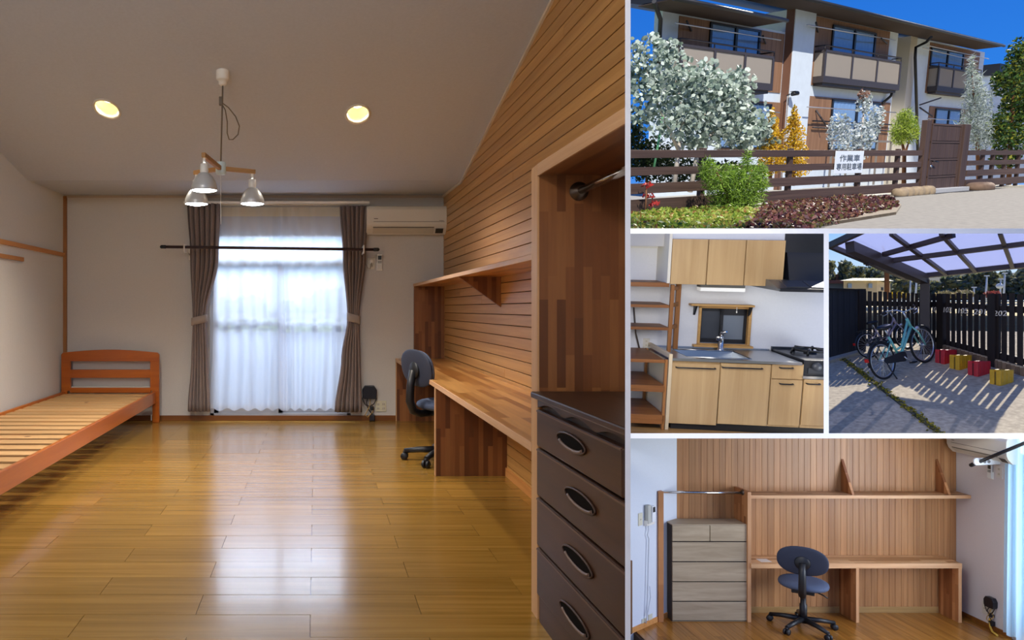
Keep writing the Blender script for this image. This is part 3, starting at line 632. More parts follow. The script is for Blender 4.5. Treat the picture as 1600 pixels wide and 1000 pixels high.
# office chair (also used in the study picture)
def ellipsoid_pad(c, r, M, pw=.6):
    """rounded cushion, super-ellipsoid"""
    mb = MB(); sg = lambda v, p: math.copysign(abs(v)**p, v)
    def fn(u, v):
        a = 2*math.pi*u; b = math.pi*(v-.5)
        return Vector((r[0]*sg(math.cos(b), .5)*sg(math.cos(a), .85), r[1]*sg(math.cos(b), .5)*sg(math.sin(a), .85), r[2]*sg(math.sin(b), .9)))
    mb.grid(fn, 32, 12); mb.xf(M); mb.xf(Matrix.Translation(c)); return mb
def office_chair(label, loc, yaw, k, leg0, M0=None):
    """forward is local +y; k scales the whole chair"""
    M = (M0 or Matrix.Identity(4)) @ Matrix.Translation(loc) @ Matrix.Rotation(yaw, 4, 'Z') @ Matrix.Scale(k, 4)
    M = M.copy(); sc = Matrix.Scale(k, 4); M2 = (M0 or Matrix.Identity(4)) @ Matrix.Translation(loc) @ Matrix.Rotation(yaw, 4, 'Z')
    t = Thing('office_chair', label, 'office chair', (0, 0, 0), 'office chairs', M=M2)
    fab = mat('blue_grey_fabric', '#4d5870', .9, noise=.15, nscale=220, bump=.1)
    P = lambda nm, mb, m, par=None, bevel=0: t.part(nm, mb.xf(sc), m, par, bevel)
    P('seat', ellipsoid_pad((0, .03, .455), (.225, .215, .045), Matrix.Identity(4)), fab)
    P('seat_plate', MB().box(-.10, .10, -.12, .12, .385, .415), BLACKP, bevel=.008)
    bt = Matrix.Rotation(math.radians(-80), 4, 'X')
    bk = P('backrest', ellipsoid_pad((0, -.215, .755), (.215, .145, .030), bt), fab)
    P('back_shell', ellipsoid_pad((0, -.238, .755), (.222, .152, .016), bt), mat('back_shell_blue', '#2e3548', .7), bk)
    P('back_mount', MB().lathe([(0, -.02), (.06, -.02), (.07, 0), (.06, .012), (0, .012)], (0, -.258, .74), (0, -1, 0), 18), BLACKP, bk)
    P('spine', MB().tube([(0, -.08, .40), (0, -.2, .395), (0, -.265, .42), (0, -.295, .50), (0, -.29, .62), (0, -.268, .74)], [.028, .03, .034, .034, .032, .03], 10), BLACKP)
    P('gas_column', MB().lathe([(.0, .09), (.034, .09), (.034, .25), (.026, .255), (.026, .39), (0, .39)], (0, 0, 0), (0, 0, 1), 16), BLACKP)
    P('lever', MB().tube([(.08, .02, .40), (.17, 0, .375), (.21, -.01, .355)], .007, 6), BLACKP)
    P('hub', MB().lathe([(0, .06), (.045, .065), (.05, .1), (.035, .12), (0, .12)], (0, 0, 0), (0, 0, 1), 16), BLACKP)
    for i in range(5):
        a = leg0+i*2*math.pi/5; d = Vector((math.cos(a), math.sin(a), 0))
        P('leg', MB().tube([d*.03+Vector((0, 0, .095)), d*.17+Vector((0, 0, .09)), d*.30+Vector((0, 0, .072))], [.03, .024, .019], 8), BLACKP)
        q = Vector((-d.y, d.x, 0)); c = d*.30+Vector((0, 0, .03))
        cs = P('caster', MB().tube([d*.30+Vector((0, 0, .075)), d*.30+Vector((0, 0, .045))], .012, 8), BLACKP)
        for sgn in (-1, 1): P('wheel', MB().lathe([(0, -.012), (.024, -.012), (.03, -.006), (.03, .006), (.024, .012), (0, .012)], c+q*sgn*.017, q, 14), BLACKP, cs)
    return t
office_chair('blue-grey office chair half hidden behind the desk divider', (.99, 6.02, 0), math.radians(-66), .98, math.radians(165+66))

# white partition between the bedroom and the other places, and the bars between those
PLANES = []
r = Vector((.4066667, 1, 0)).normalized(); q = Vector((r.y, -r.x, 0)); a = Vector((.4066667*1.9, 1.9, 0)); b = Vector((.4066667*9.6, 9.6, 0)); hw = .0063
M_part = mat('partition_white', '#f1efec', .8)
one('wall_partition', MB().prism([(a-q*hw)[:2], (a+q*hw)[:2], (b+q*hw)[:2], (b-q*hw)[:2]], 'z', -4.2, 5.6), M_part, kind='structure')
def bar(px0, py0, px1, py1, Ya=9.35, Yb=9.75):
    vs = [at(x, y, Y) for Y in (Ya, Yb) for x, y in ((px0, py0), (px1, py0), (px1, py1), (px0, py1))]
    return MB().add(vs, [(0, 1, 2, 3), (7, 6, 5, 4), (0, 4, 5, 1), (1, 5, 6, 2), (2, 6, 7, 3), (3, 7, 4, 0)])
one('wall_divider_1', bar(983, 357, 1640, 365), M_part, kind='structure')
one('wall_divider_2', bar(983, 677, 1640, 685), M_part, kind='structure')
one('wall_divider_3', bar(1287, 365, 1295, 677), M_part, kind='structure')
# ================================================================ STUDY WALL (bottom right picture)
PLANES = panel_planes(x0=982.5, y0=681)
FR = WORLD
DW = 11.0; SD = DW/F
dx = lambda px, Y=DW: (px-CX)/F*Y
dz = lambda py, Y=DW: EYE-(py-CY)/F*Y
ZF = dz(957)                                                               # study floor level
M_sw = mat('study_wallpaper', '#d5dbe4', .9, noise=.03, nscale=80, bump=.1)
M_swr = mat('study_wallpaper_right', '#cfc8c6', .9, noise=.03, nscale=80, bump=.1)
M_sb = wood('study_board', '#93623a', '#b88758', 'z', rough=.4, vary=.13, stretch=18, scale=4)
M_sf = wood('study_plank', '#7d4d1c', '#a5702f', 'y', rough=.25, vary=.15, stretch=16, scale=5, coat=.3)
SBZ = block_wood('study_block_upright', 'z', 'y', ('#a56c40', '#c48a58', '#7c4724'), .05, .4)
SBX = block_wood('study_block_top', 'x', 'y', ('#b98a5a', '#d6ac7c', '#9b6a3c'), .06, .5)
SEX = wood('study_edge_x', '#b8865a', '#d8ac80', 'x', .5, vary=.05); SEZ = wood('study_edge_z', '#b07c50', '#cf9f74', 'z', .5, vary=.05)
XS0, XS1 = dx(1057.5), dx(1494)
o = one('floor_study', MB().box(dx(960), dx(1720), 8.7, DW+.1, ZF-.2, ZF-.012), mat('study_floor_base', '#3d2410', .9), kind='structure')
k = 0; x = dx(965)
while x < dx(1712):
    cut = 9.9+.5*(k % 3-1)*.6
    for a, b in ((8.7, cut), (cut, DW)): piece('plank', MB().box(x, x+.117, a+.001, b-.001, ZF-.014, ZF+random.uniform(-.0005, .0005)), M_sf, o)
    x += .12; k += 1
o = one('wall_study_back', MB().box(XS0-.02, XS1+.1, DW+.014, DW+.12, ZF-.2, dz(640)), mat('study_wall_base', '#3a2212', .9), kind='structure')
nb = 46; w = (XS1-XS0)/nb
for i in range(nb):
    piece('board', MB().box(XS0+i*w+.0015, XS0+(i+1)*w-.0015, DW, DW+.016, ZF, dz(645)), M_sb, o, bevel=.002)
one('baseboard_study', MB().box(dx(1175, 10.9), XS1, DW-.016, DW, ZF, ZF+.085), wood('study_base_wood', '#8d6a3c', '#a98654', 'x', .5), kind='structure', bevel=.002)
# left wall runs forward at a wide angle, right wall is square to the boarded wall
A = Vector((XS0, DW, 0)); B = Vector((dx(981, 10.25), 10.25, 0)); nrm = Vector((-(B-A).y, (B-A).x, 0)).normalized()
if nrm.y < 0: nrm = -nrm
wl = MB().prism([A[:2], B[:2], (B+nrm*.1)[:2], (A+nrm*.1)[:2]], 'z', ZF-.2, dz(640))
one('wall_study_left', wl, M_sw, kind='structure')
WLd = (A-B).normalized()
ML = Matrix(((WLd.x, nrm.x, 0, B.x), (WLd.y, nrm.y, 0, B.y), (0, 0, 1, 0), (0, 0, 0, 1)))       # local frame of the left wall, x towards the corner
FL = Frame((B.x, B.y, 0), (WLd.x, WLd.y, 0), (nrm.x, nrm.y, 0), (0, 0, 1))
one('baseboard_study_left', MB().box(0, 1.3, -.014, 0, ZF, ZF+.07), M_trimw, kind='structure', M=FL.M)
one('trim_study_left', MB().box(0.02, .075, -.02, 0, ZF, dz(850)), wood('study_post', '#5e3c1c', '#7c5430', 'z', .5), kind='structure', M=FL.M)
# right wall with the window opening behind the curtain
RY0 = 10.12
one('wall_study_right', MB().box(XS1, XS1+.12, RY0, DW, ZF-.2, dz(640)), M_swr, kind='structure')
one('baseboard_study_right', MB().box(XS1-.014, XS1, RY0, DW-.016, ZF, ZF+.06), M_base, kind='structure')
one('ceiling_study', MB().box(dx(960), XS1+.1, 8.6, DW+.1, dz(670, 8.6), dz(662, 8.6)), WHITE, kind='structure')
t = Thing('window_2', None, None, (XS1+.05, 9.7, ZF), kind='structure')
t.part('window_frame', MB().box(XS1, XS1+.08, 10.06, RY0, ZF, dz(640)).box(XS1, XS1+.08, 8.9, 8.96, ZF, dz(640)), M_alu)
t.part('pane', MB().box(XS1+.03, XS1+.035, 8.96, 10.06, ZF+.05, dz(640)), MATS['clear_pane'])
# open wardrobe part on the left
D1 = 10.66
t = Thing('wardrobe_frame', 'open wardrobe frame around the pale chest in the boarded study', 'wardrobe', (dx(1100, D1), 10.8, ZF))
t.part('upright', MB().box(dx(1029, D1), dx(1037, D1), D1, DW-.03, ZF, dz(768, D1)), SBZ, bevel=.002)
u = t.part('upright', MB().box(dx(1168, D1), dx(1173.5, D1), D1+.004, DW, ZF, dz(769, D1)), SBZ)
t.part('upright_edge', MB().box(dx(1168, D1), dx(1173.5, D1), D1-.004, D1+.004, ZF, dz(769, D1)), SEZ, u)
t = Thing('hanging_rail', 'chrome clothes rail above the pale chest', 'rail', (dx(1100, D1), D1+.12, dz(772, D1)))
t.part('bar', MB().tube([(dx(1037, D1), D1+.12, dz(772, D1)), (dx(1168, D1), D1+.12, dz(773.5, D1))], .019, 12), CHROME)
for px in (1037, 1168): t.part('flange', MB().lathe([(0, -.01), (.04, -.01), (.04, .01), (0, .01)], (dx(px, D1), D1+.12, dz(772.5, D1)), (1, 0, 0), 16), MATS['dark_chrome'])
M_pal = wood('pale_oak', '#948268', '#b9a78c', 'x', .55, vary=.06, stretch=10, scale=4, knots=True)
Yc = D1+.02
t = Thing('chest_of_drawers', 'pale grey oak chest of seven drawers in the boarded study', 'chest', (dx(1109, Yc), 10.8, ZF))
t.part('carcass', MB().box(dx(1050.5, Yc), dx(1168, Yc), Yc+.02, DW-.02, ZF, dz(820, Yc)), mat('pale_carcass', '#3a332b', .7))
t.part('top', MB().box(dx(1050, Yc), dx(1168, Yc), Yc-.002, DW-.02, dz(820.8, Yc), dz(819.4, Yc)), M_pal)
for a, b, p, q in ((1051, 1108.7, 821.3, 845.6), (1109.8, 1167.5, 821.3, 845.6), (1051, 1167.5, 847.2, 877), (1051, 1167.5, 878.6, 908.3), (1051, 1167.5, 909.8, 939), (1051, 1167.5, 940.6, 969.5)):
    d = t.part('drawer', MB().box(dx(a, Yc), dx(b, Yc), Yc, Yc+.03, dz(q, Yc), dz(p, Yc)), M_pal, bevel=.003)
    t.part('finger_groove', MB().box(dx(a, Yc)+.01, dx(b, Yc)-.01, Yc+.005, Yc+.03, dz(p, Yc), dz(p-1, Yc)), DARKGAP, d)
t.part('plinth', MB().box(dx(1051, Yc), dx(1167.5, Yc), Yc, Yc+.03, ZF, dz(971, Yc)), M_pal, bevel=.003)
# shelf and desk
D2 = 10.75
t = Thing('wall_shelf', 'long narrow shelf on the boarded wall with two upright triangular brackets', 'shelf', (dx(1333, D2), 10.9, dz(779, D2)))
t.part('shelf_board', MB().box(dx(1173.5, D2), XS1-.002, D2+.004, DW, dz(779, D2), dz(774, D2)), SBX)
t.part('front_edge', MB().box(dx(1173.5, D2), XS1-.002, D2-.004, D2+.004, dz(779, D2), dz(774, D2)), SEX, bevel=.001)
for p0, p1 in ((1328, 1337), (1475, 1488)):
    xb_ = dx(p1, D2)
    t.part('bracket', MB().prism([(D2+.02, dz(774, D2)), (DW, dz(774, D2)), (DW, dz(717))], 'x', xb_-.035, xb_), SBZ, bevel=.002)
D3 = 10.64; zt0, zt1 = dz(888, D3), dz(880.5, D3)
t = Thing('desk', 'long laminated desk on panel legs in the boarded study', 'desk', (dx(1337, D3), 10.8, ZF))
t.part('desk_top', MB().box(dx(1173.5, D3), dx(1503, D3), D3+.004, DW, zt0, zt1), SBX)
t.part('front_edge', MB().box(dx(1173.5, D3), dx(1503, D3), D3-.004, D3+.004, zt0, zt1), SEX, bevel=.001)
for a, b in ((1338, 1342.5), (1498, 1503)):
    p = t.part('panel_leg', MB().box(dx(a, D3), dx(b, D3), D3+.01, DW-.017, ZF, zt0), SBZ)
    t.part('panel_edge', MB().box(dx(a, D3), dx(b, D3), D3+.002, D3+.01, ZF, zt0), SEZ, p)
one('paper_sheet', MB().box(dx(1186, 10.75), dx(1203, 10.75), 10.70, 10.83, zt1+.0005, zt1+.003), mat('paper', '#d9d0c4', .8), 'small pale sheet of paper lying on the left end of the study desk', 'paper')
Yk = 10.45
office_chair('dark blue office chair seen from behind at the study desk', (dx(1255, Yk), Yk, ZF), math.radians(-34), 1.33, math.radians(100))
# right wall things
MR = Matrix(((0, 1, 0, XS1), (-1, 0, 0, DW-.02), (0, 0, 1, 0), (0, 0, 0, 1)))                     # x runs towards the viewer, -y out of the wall
FRr = Frame((XS1, DW-.02, 0), (0, -1, 0), (1, 0, 0), (0, 0, 1))
air_conditioner('white air conditioner on the plain wall above the study clothes pole', .95, .34, .19, FRr.M @ Matrix.Translation((.04, 0, dz(706, 10.9))))
Rm = lambda px, py: FRr.hit(px, py, 1, 0)
p = Rm(1549, 747); remote('slim remote control on the plain wall under the study clothes pole', FRr.M @ Matrix.Translation((p.x, 0, p.z)), .20)
p = Rm(1562, 747); plate('wall_outlet', 'outlet right of the remote control, next to the blue-white curtain', FRr.M @ Matrix.Translation((p.x, 0, p.z)), .1, .17, [(0, .3), (0, .7)], '#cfc9c2')
p = Rm(1544, 962); plate('wall_outlet', 'pale double outlet on the plain wall near the study floor', FRr.M @ Matrix.Translation((p.x, 0, p.z)), .18, .17, [(-.25, .5), (.25, .5)], '#c9c5b9')
p = Rm(1552, 985); t = adapter_cluster('black power adapter with tangled leads beside the blue-white curtain', FRr.M @ Matrix.Translation((p.x, 0, ZF+.06)))
t.part('cable', MB().tube([(.0, -.05, .1), (.03, -.07, .0), (.1, -.1, -.04), (.2, -.12, -.05)], .012, 6), mat('cable_yellow', '#c9a23a', .5))
xp = XS1-.27
pa = WORLD.hit(1517, 727, 0, xp); pb = WORLD.hit(1592, 696, 0, xp)
t = Thing('clothes_pole', 'black clothes pole in a white hook below the study air conditioner', 'pole', pa)
t.part('pole', MB().tube([pa, pa+(pb-pa)*1.12], .022, 10), BLACKP)
t.part('end_cap', MB().lathe([(0, -.02), (.016, -.015), (.026, 0), (.026, .08), (0, .08)], pa, (pb-pa), 12), BLACKP)
h = WORLD.hit(1531, 721, 0, xp)
br = MB().prism([(xp-.06, -.05), (XS1-.005, -.035), (XS1-.005, .045), (xp-.06, .05), (xp-.085, .02), (xp-.085, -.02)], 'y', h.y-.012, h.y+.012)
br.xf(Matrix.Translation((0, 0, h.z)))
t.part('hook', br, mat('bright_plastic', '#eef0f0', .4), bevel=.004)
for k in range(3): t.part('hook_hole', MB().lathe([(0, -.014), (.022, -.014), (.022, .014), (0, .014)], (xp+.0+k*.055, h.y, h.z), (0, 1, 0), 14), mat('hook_shade', '#8d8a88', .7))
# curtain over the study window
yc0, yc1 = 10.16, 9.3; xcu = XS1-.05
def cf(u, v):
    Y = yc0+(yc1-yc0)*u; ph = u*2*math.pi*6
    return Vector((xcu+.035*math.sin(ph)-.03*v, Y+.015*math.sin(ph*2), dz(640)*(1-v)+(ZF+.07)*v))
t = Thing('lace_curtain', 'blue-white lace curtain at the right end of the study', 'curtain', (xcu, 9.8, ZF+.05))
t.part('cloth', MB().grid(cf, 80, 12), sheer('study_lace', '#cfe8f6', .15, .6))
lamp('study_window_light', 'AREA', (XS1+.45, 9.55, ZF+1.5), (-1, 0, 0), 55, (.72, .88, 1), shape='RECTANGLE', size=1.0, size_y=2.6)
# left wall things (in the frame of the left wall)
lw = lambda px, py: FL.hit(px, py, 1, 0)
p = lw(1000, 821); plate('light_switch', 'cream light switch on the pale study wall beside the wall remote', FL.M @ Matrix.Translation((p.x, 0, p.z)), .10, .17, [(0, .5)], '#cfcab4', cat='switch')
p = lw(1012, 818); t = Thing('wall_remote', 'white wall remote in a holder with a thin hanging cord', 'remote control', (p.x, 0, p.z), M=FL.M)
t.part('holder', MB().box(p.x-.1, p.x+.1, -.05, 0, p.z-.01, p.z+.06), PLASTIC, bevel=.006)
t.part('handset', MB().prism([(p.x-.09, p.z+.02), (p.x-.01, p.z+.02), (p.x-.02, p.z+.27), (p.x-.09, p.z+.27)], 'y', -.06, -.01), mat('handset_grey', '#b9b9b0', .5), bevel=.005)
c = t.part('controller', MB().prism([(p.x+.0, p.z+.03), (p.x+.09, p.z+.03), (p.x+.07, p.z+.25), (p.x-.0, p.z+.25)], 'y', -.07, -.02), mat('controller_white', '#e6e8ea', .4), bevel=.005)
t.part('screen', MB().prism([(p.x+.012, p.z+.165), (p.x+.068, p.z+.165), (p.x+.062, p.z+.235), (p.x+.012, p.z+.235)], 'y', -.074, -.068), mat('dark_lcd', '#1d2228', .3), c)
q = lw(1006, 975)
cp = [Vector((p.x-.04, -.03, p.z)), Vector((p.x-.03, -.03, p.z-.08)), Vector((p.x-.06, -.03, p.z-.14)), Vector((p.x-.02, -.03, p.z-.2)), Vector((p.x-.04, -.03, p.z-.6)), Vector((p.x-.05, -.03, (p.z+q.z)/2-.2)), Vector((q.x+.02, -.03, q.z+.1)), Vector((q.x, -.03, q.z+.02))]
t.part('cord', MB().tube(cp, .008, 6), mat('cord_white', '#c9cdd4', .5))
t.part('cord', MB().tube([Vector((p.x-.0, -.03, q.z+.5)), Vector((p.x+.02, -.03, q.z+.35)), Vector((p.x-.03, -.03, q.z+.2)), Vector((q.x, -.03, q.z+.05))], .007, 6), MATS['cord_white'])
p = lw(1005.5, 988); plate('wall_outlet', 'cream outlet with the remote cord plugged in, low on the pale study wall', FL.M @ Matrix.Translation((p.x, 0, p.z)), .10, .19, [(0, .35), (0, .7)], '#cfcab4')
p = lw(1015.5, 981); plate('wall_outlet', 'blank cream outlet plate right of the corded one on the pale study wall', FL.M @ Matrix.Translation((p.x, 0, p.z)), .10, .19, [(0, .5)], '#cfcab4')

# ================================================================ KITCHEN (middle picture, left)
PLANES = panel_planes(x0=982.5, y0=361, x1=1291, y1=681)
yw, pt, rl = math.radians(9), math.radians(-6), math.radians(1.6)
R = Matrix.Rotation(-yw, 3, 'Z') @ Matrix.Rotation(-pt, 3, 'X') @ Matrix.Rotation(rl, 3, 'Y')
KO = at(1136, 521, 11.0)
KF = Frame(KO, R.col[0], R.col[1], R.col[2]); FR = KF
M_kw = mat('kitchen_wall', '#d3d4d8', .8, noise=.02, nscale=40)
M_kc = mat('kitchen_ceiling', '#b9b6b2', .9)
M_lam = wood('maple_laminate', '#b08e60', '#c2a273', 'z', rough=.4, vary=.03, stretch=12, scale=3)
M_old = wood('shelf_pine', '#6d3f17', '#985f2b', 'x', rough=.5, vary=.1, knots=True); M_oldz = wood('shelf_pine_post', '#7a4a1e', '#a06a34', 'z', rough=.5, vary=.1)
M_oldk = wood('window_casing', '#a97c42', '#c39a5e', 'x', .5)
SS = mat('stainless', '#b4b6b8', .28, .95, noise=.05, nscale=8); M_bk = mat('hood_black', '#14171f', .35); M_iron = mat('cast_iron', '#0e0f11', .5)
kr = KF.rect
zfl = kr(1000, 674, 1280, 675, -1.0)[2]
# wall with window opening
wx0, wx1, wz0, wz1 = kr(1094, 482, 1168, 537, 0)
X0, X1 = kr(960, 400, 1320, 600, 0)[:2]; ztop = kr(1000, 340, 1280, 600, 0)[3]
xl = KF.xz(1048, 420, 0)[0]
one('wall_kitchen', MB().box(X0, wx0, 0, .12, zfl-.1, ztop).box(wx1, X1, 0, .12, zfl-.1, ztop).box(wx0, wx1, 0, .12, wz1, ztop).box(wx0, wx1, 0, .12, zfl-.1, wz0), M_kw, kind='structure')
o = one('floor_kitchen', MB().box(X0-.5, X1+.3, -3.0, .1, zfl-.15, zfl-.01), mat('kitchen_floor_base', '#4a3018', .9), kind='structure')
for k in range(12): piece('plank', MB().box(X0-.5, X1+.3, -3.0+k*.25, -2.752+k*.25, zfl-.012, zfl), wood('kitchen_plank', '#96703f', '#b58d58', 'x', rough=.35), o)
zc = KF.xz(1015, 384, 0)[1]
one('ceiling_kitchen', MB().box(X0-.4, KF.xz(1048, 375, -.5)[0], -.3, .0, zc, zc+.5), M_kc, kind='structure')
one('trim_kitchen', MB().box(X0, xl, -.02, 0, zc-.035, zc), mat('kitchen_cornice', '#cfcdc6', .6), kind='structure')
# upper cabinets
du = -.55; a = kr(1048.5, 374.5, 1226.5, 444.5, du)
wl0, wl1, _, _ = kr(1044, 370, 1049, 450, du)
one('wall_kitchen_side', MB().box(wl0, a[0], du, 0, a[2], ztop), mat('kitchen_side_wall', '#d9d3c4', .8), kind='structure')
one('ceiling_soffit', MB().box(a[0], X1, du+.06, 0, a[3], ztop), M_kw, kind='structure')
for (p0, p1), lab in zip(((1049, 1105), (1106, 1164), (1165, 1226)), ('left', 'middle', 'right')):
    c = kr(p0, 374.5, p1, 444.5, du); wdt = c[1]-c[0]
    t = Thing('wall_cabinet', {'left': 'maple wall cabinet nearest the open shelves', 'middle': 'maple wall cabinet in the middle of the row of three', 'right': 'maple wall cabinet next to the black cooker hood'}[lab], 'cabinet', (c[0], du, a[2]), 'maple wall cabinets')
    t.part('body', MB().box(c[0], c[1], du+.025, 0, a[2], a[3]), M_lam)
    t.part('door', MB().box(c[0]+.004, c[1]-.004, du, du+.022, a[2]-.01, a[3]), M_lam, bevel=.003)
c = kr(1094, 448.5, 1164, 455.5, -.4)
t = Thing('cabinet_light', 'slim white strip light under the wall cabinets', 'strip light', ((c[0]+c[1])/2, -.35, c[2]))
t.part('housing', MB().box(c[0], c[1], -.4, -.25, c[3]-.01, a[2]), mat('light_housing', '#5c5c5a', .5))
t.part('diffuser', MB().box(c[0], c[1], -.42, -.25, c[2], c[3]-.01), mat('diffuser', '#dcdcd8', .5, emit='#ffffff', estr=.25), bevel=.008)
# hood
dh = -.62
t = Thing('cooker_hood', 'black cooker hood with a sloped front and steel filter strip', 'cooker hood', (kr(1256, 370, 1290, 450, dh)[0], dh, KF.xz(1250, 456, dh)[1]))
c = kr(1226.5, 360, 1320, 395, -.5); t.part('chimney_box', MB().box(c[0], c[1], -.5, 0, c[2], ztop), M_bk)
c2 = kr(1231, 395, 1320, 438, -.55); xh1 = c2[1]
t.part('sloped_front', MB().prism([(-.5, c[2]), (0, c[2]), (0, c2[2]), (-.62, c2[2])], 'x', c2[0], xh1), M_bk)
c3 = kr(1216, 446, 1320, 456, -.95)
t.part('rim', MB().prism([(-.62, c2[2]), (0, c2[2]), (0, c3[2]), (-.95, c3[2]), (-.95, c3[2]+.03)], 'x', c3[0], xh1), mat('hood_steel', '#7e8186', .3, .8))
t.part('visor', MB().prism([(-.965, c3[2]-.005), (-.965, c3[2]+.034), (-.93, c3[2]+.04), (-.93, c3[2]-.005)], 'x', c3[0]+.02, xh1), M_bk)
for k in range(4): t.part('filter', MB().prism([(-.66, c2[2]-.012), (-.90, c3[2]+.05), (-.905, c3[2]+.056), (-.665, c2[2]-.004)], 'x', c3[0]+.12+k*.3, c3[0]+.39+k*.3), SS)
# window
t = Thing('window_3', None, None, ((wx0+wx1)/2, 0, wz0), kind='structure')
fo = kr(1090, 478.5, 1172.5, 540, 0)
for nm, b in (('casing', (fo[0], wx0, fo[2], fo[3])), ('casing', (wx1, fo[1], fo[2], fo[3])), ('casing', (fo[0], fo[1], wz1, fo[3])), ('casing', (fo[0], fo[1], fo[2], wz0))):
    t.part(nm, MB().box(b[0], b[1], -.03, .05, b[2], b[3]), M_oldk, bevel=.003)
t.part('sill', MB().box(*kr(1084, 538, 1177, 541, -.08)[:2], -.09, 0, fo[2]-.02, fo[2]+.012), M_oldk, bevel=.003)
M_sash = mat('black_sash', '#14151b', .4); xm = kr(1130, 480, 1131, 540, 0)[0]
for a_, b_, yy in ((wx0, xm+.03, .07), (xm-.03, wx1, .04)):
    s = t.part('sash', MB().box(a_, a_+.04, yy, yy+.025, wz0, wz1).box(b_-.04, b_, yy, yy+.025, wz0, wz1).box(a_, b_, yy, yy+.025, wz1-(.05 if a_ == wx0 else .10), wz1).box(a_, b_, yy, yy+.025, wz0, wz0+.06), M_sash)
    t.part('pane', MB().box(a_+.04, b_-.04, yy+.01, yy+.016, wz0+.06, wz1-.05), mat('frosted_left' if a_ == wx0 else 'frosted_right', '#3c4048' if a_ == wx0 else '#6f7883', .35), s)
t.part('latch', MB().box(xm-.035, xm-.005, .0, .04, (wz0+wz1)/2-.08, (wz0+wz1)/2+.03), BLACKP, bevel=.004)
c = kr(1080, 476, 1179, 479, -.12)
t = Thing('window_shelf', 'thin wooden ledge on black brackets above the kitchen window', 'shelf', ((c[0]+c[1])/2, -.06, c[2]))
t.part('board', MB().box(c[0], c[1], -.14, 0, c[2], c[3]), M_oldk, bevel=.003)
for px in (1087, 1173): xx = KF.xz(px, 480, -.06)[0]; t.part('bracket', MB().prism([(-.11, c[2]), (0, c[2]), (0, c[2]-.14), (-.02, c[2]-.14)], 'x', xx-.012, xx+.012), BLACKP)
xx = KF.xz(1151.5, 480, -.15)[0]; t.part('pull_string', MB().tube([(xx, -.15, c[2]), (xx, -.15, c[2]-.06)], .003, 5).ell((xx, -.15, c[2]-.07), (.01, .01, .016), 8, 6), PLASTIC)
# base cabinets
db = -1.0
ct = kr(1044.5, 563, 1254, 567, db-.03); zb0 = kr(1046, 568, 1250, 664, db)[2]; zb1 = ct[2]
t = Thing('toe_kick', 'black recessed plinth under the kitchen base cabinets', 'plinth', (kr(1150, 660, 1160, 670, db)[0], db+.06, zfl))
t.part('board', MB().box(*kr(1047, 664, 1320, 672, db+.06)[:2], db+.05, -.05, zfl, zb0), mat('toe_black', '#15120f', .6))
def handle(t, par, x0, x1, z, y):
    t.part('handle', MB().tube([(x0, y, z), (x0, y-.03, z), (x0+.02, y-.045, z), (x1-.02, y-.045, z), (x1, y-.03, z), (x1, y, z)], .009, 8), BLACKP, par)
def base_unit(name, label, p0, p1, fronts, ztop_=None):
    c = kr(p0, 568, p1, 664, db); ztp = ztop_ if ztop_ is not None else zb1
    t = Thing(name, label, 'cabinet', ((c[0]+c[1])/2, db/2, zb0), 'maple base cabinets')
    t.part('body', MB().box(c[0], c[1], db+.024, -.002, zb0, ztp-(.26 if p0 < 1200 else 0)).box(c[0], c[1], db+.024, db+.09, zb0, ztp), M_lam)
    for nm, y0_, y1_, h0, h1, hy in fronts:
        f = kr(p0, y0_, p1, y1_, db); d = t.part(nm, MB().box(c[0]+.004, c[1]-.004, db, db+.022, f[2], f[3]), M_lam, bevel=.003)
        g = kr(h0, hy, h1, hy+1, db); handle(t, d, g[0], g[1], g[3], db)
base_unit('base_cabinet', 'maple base cabinet under the left half of the sink, next to the open shelves', 1046, 1122.5, [('door', 568.5, 663, 1056, 1117, 574.5)])
base_unit('base_cabinet', 'wide maple base cabinet under the right half of the sink', 1123.5, 1202, [('door', 568.5, 664, 1128, 1190, 574.5)])
base_unit('base_cabinet', 'narrow maple base cabinet with a drawer above its door', 1203, 1253, [('drawer', 568.5, 592, 1218, 1238, 574.5), ('door', 593.5, 665, 1218, 1238, 599.5)])
zst = KF.xz(1270, 592, db)[1]
base_unit('base_cabinet', 'low maple base cabinet under the black stove', 1254.5, 1310, [('door', 593.5, 665.5, 1260, 1280, 599.5)], zst)
# counter end panel, worktop, sink
c = kr(1040.5, 560, 1046, 676, db)
t = Thing('counter_end_panel', 'cream panel closing the counter end beside the shelves', 'panel', ((c[0]+c[1])/2, db/2, zfl))
t.part('board', MB().box(c[0], c[1], db-.04, -.002, zfl, ct[3]+.055), mat('cream_panel', '#cdb894', .5), bevel=.004)
zt = ct[3]
sk = [KF.gr(1074, 558, zt), KF.gr(1167, 558, zt)]; sx0, sx1 = sk[0][0], sk[1][0]; sy0, sy1 = db+.13, -.22
t = Thing('worktop', 'stainless steel worktop with a raised back edge', 'worktop', ((ct[0]+ct[1])/2, db/2, zt))
xw0, xw1 = ct[0], ct[1]
t.part('top', MB().box(xw0, sx0, db-.03, -.002, zb1, zt).box(sx1, xw1, db-.03, -.002, zb1, zt).box(sx0, sx1, db-.03, sy0, zb1, zt).box(sx0, sx1, sy1, -.002, zb1, zt), SS)
t.part('splashback', MB().box(xw0, xw1, -.03, -.001, zt, KF.xz(1140, 543, 0)[1]), SS, bevel=.003)
t.part('rim', MB().tube([(sx0, sy0, zt), (sx1, sy0, zt), (sx1, sy1, zt), (sx0, sy1, zt)], .008, 6, closed=True), CHROME)
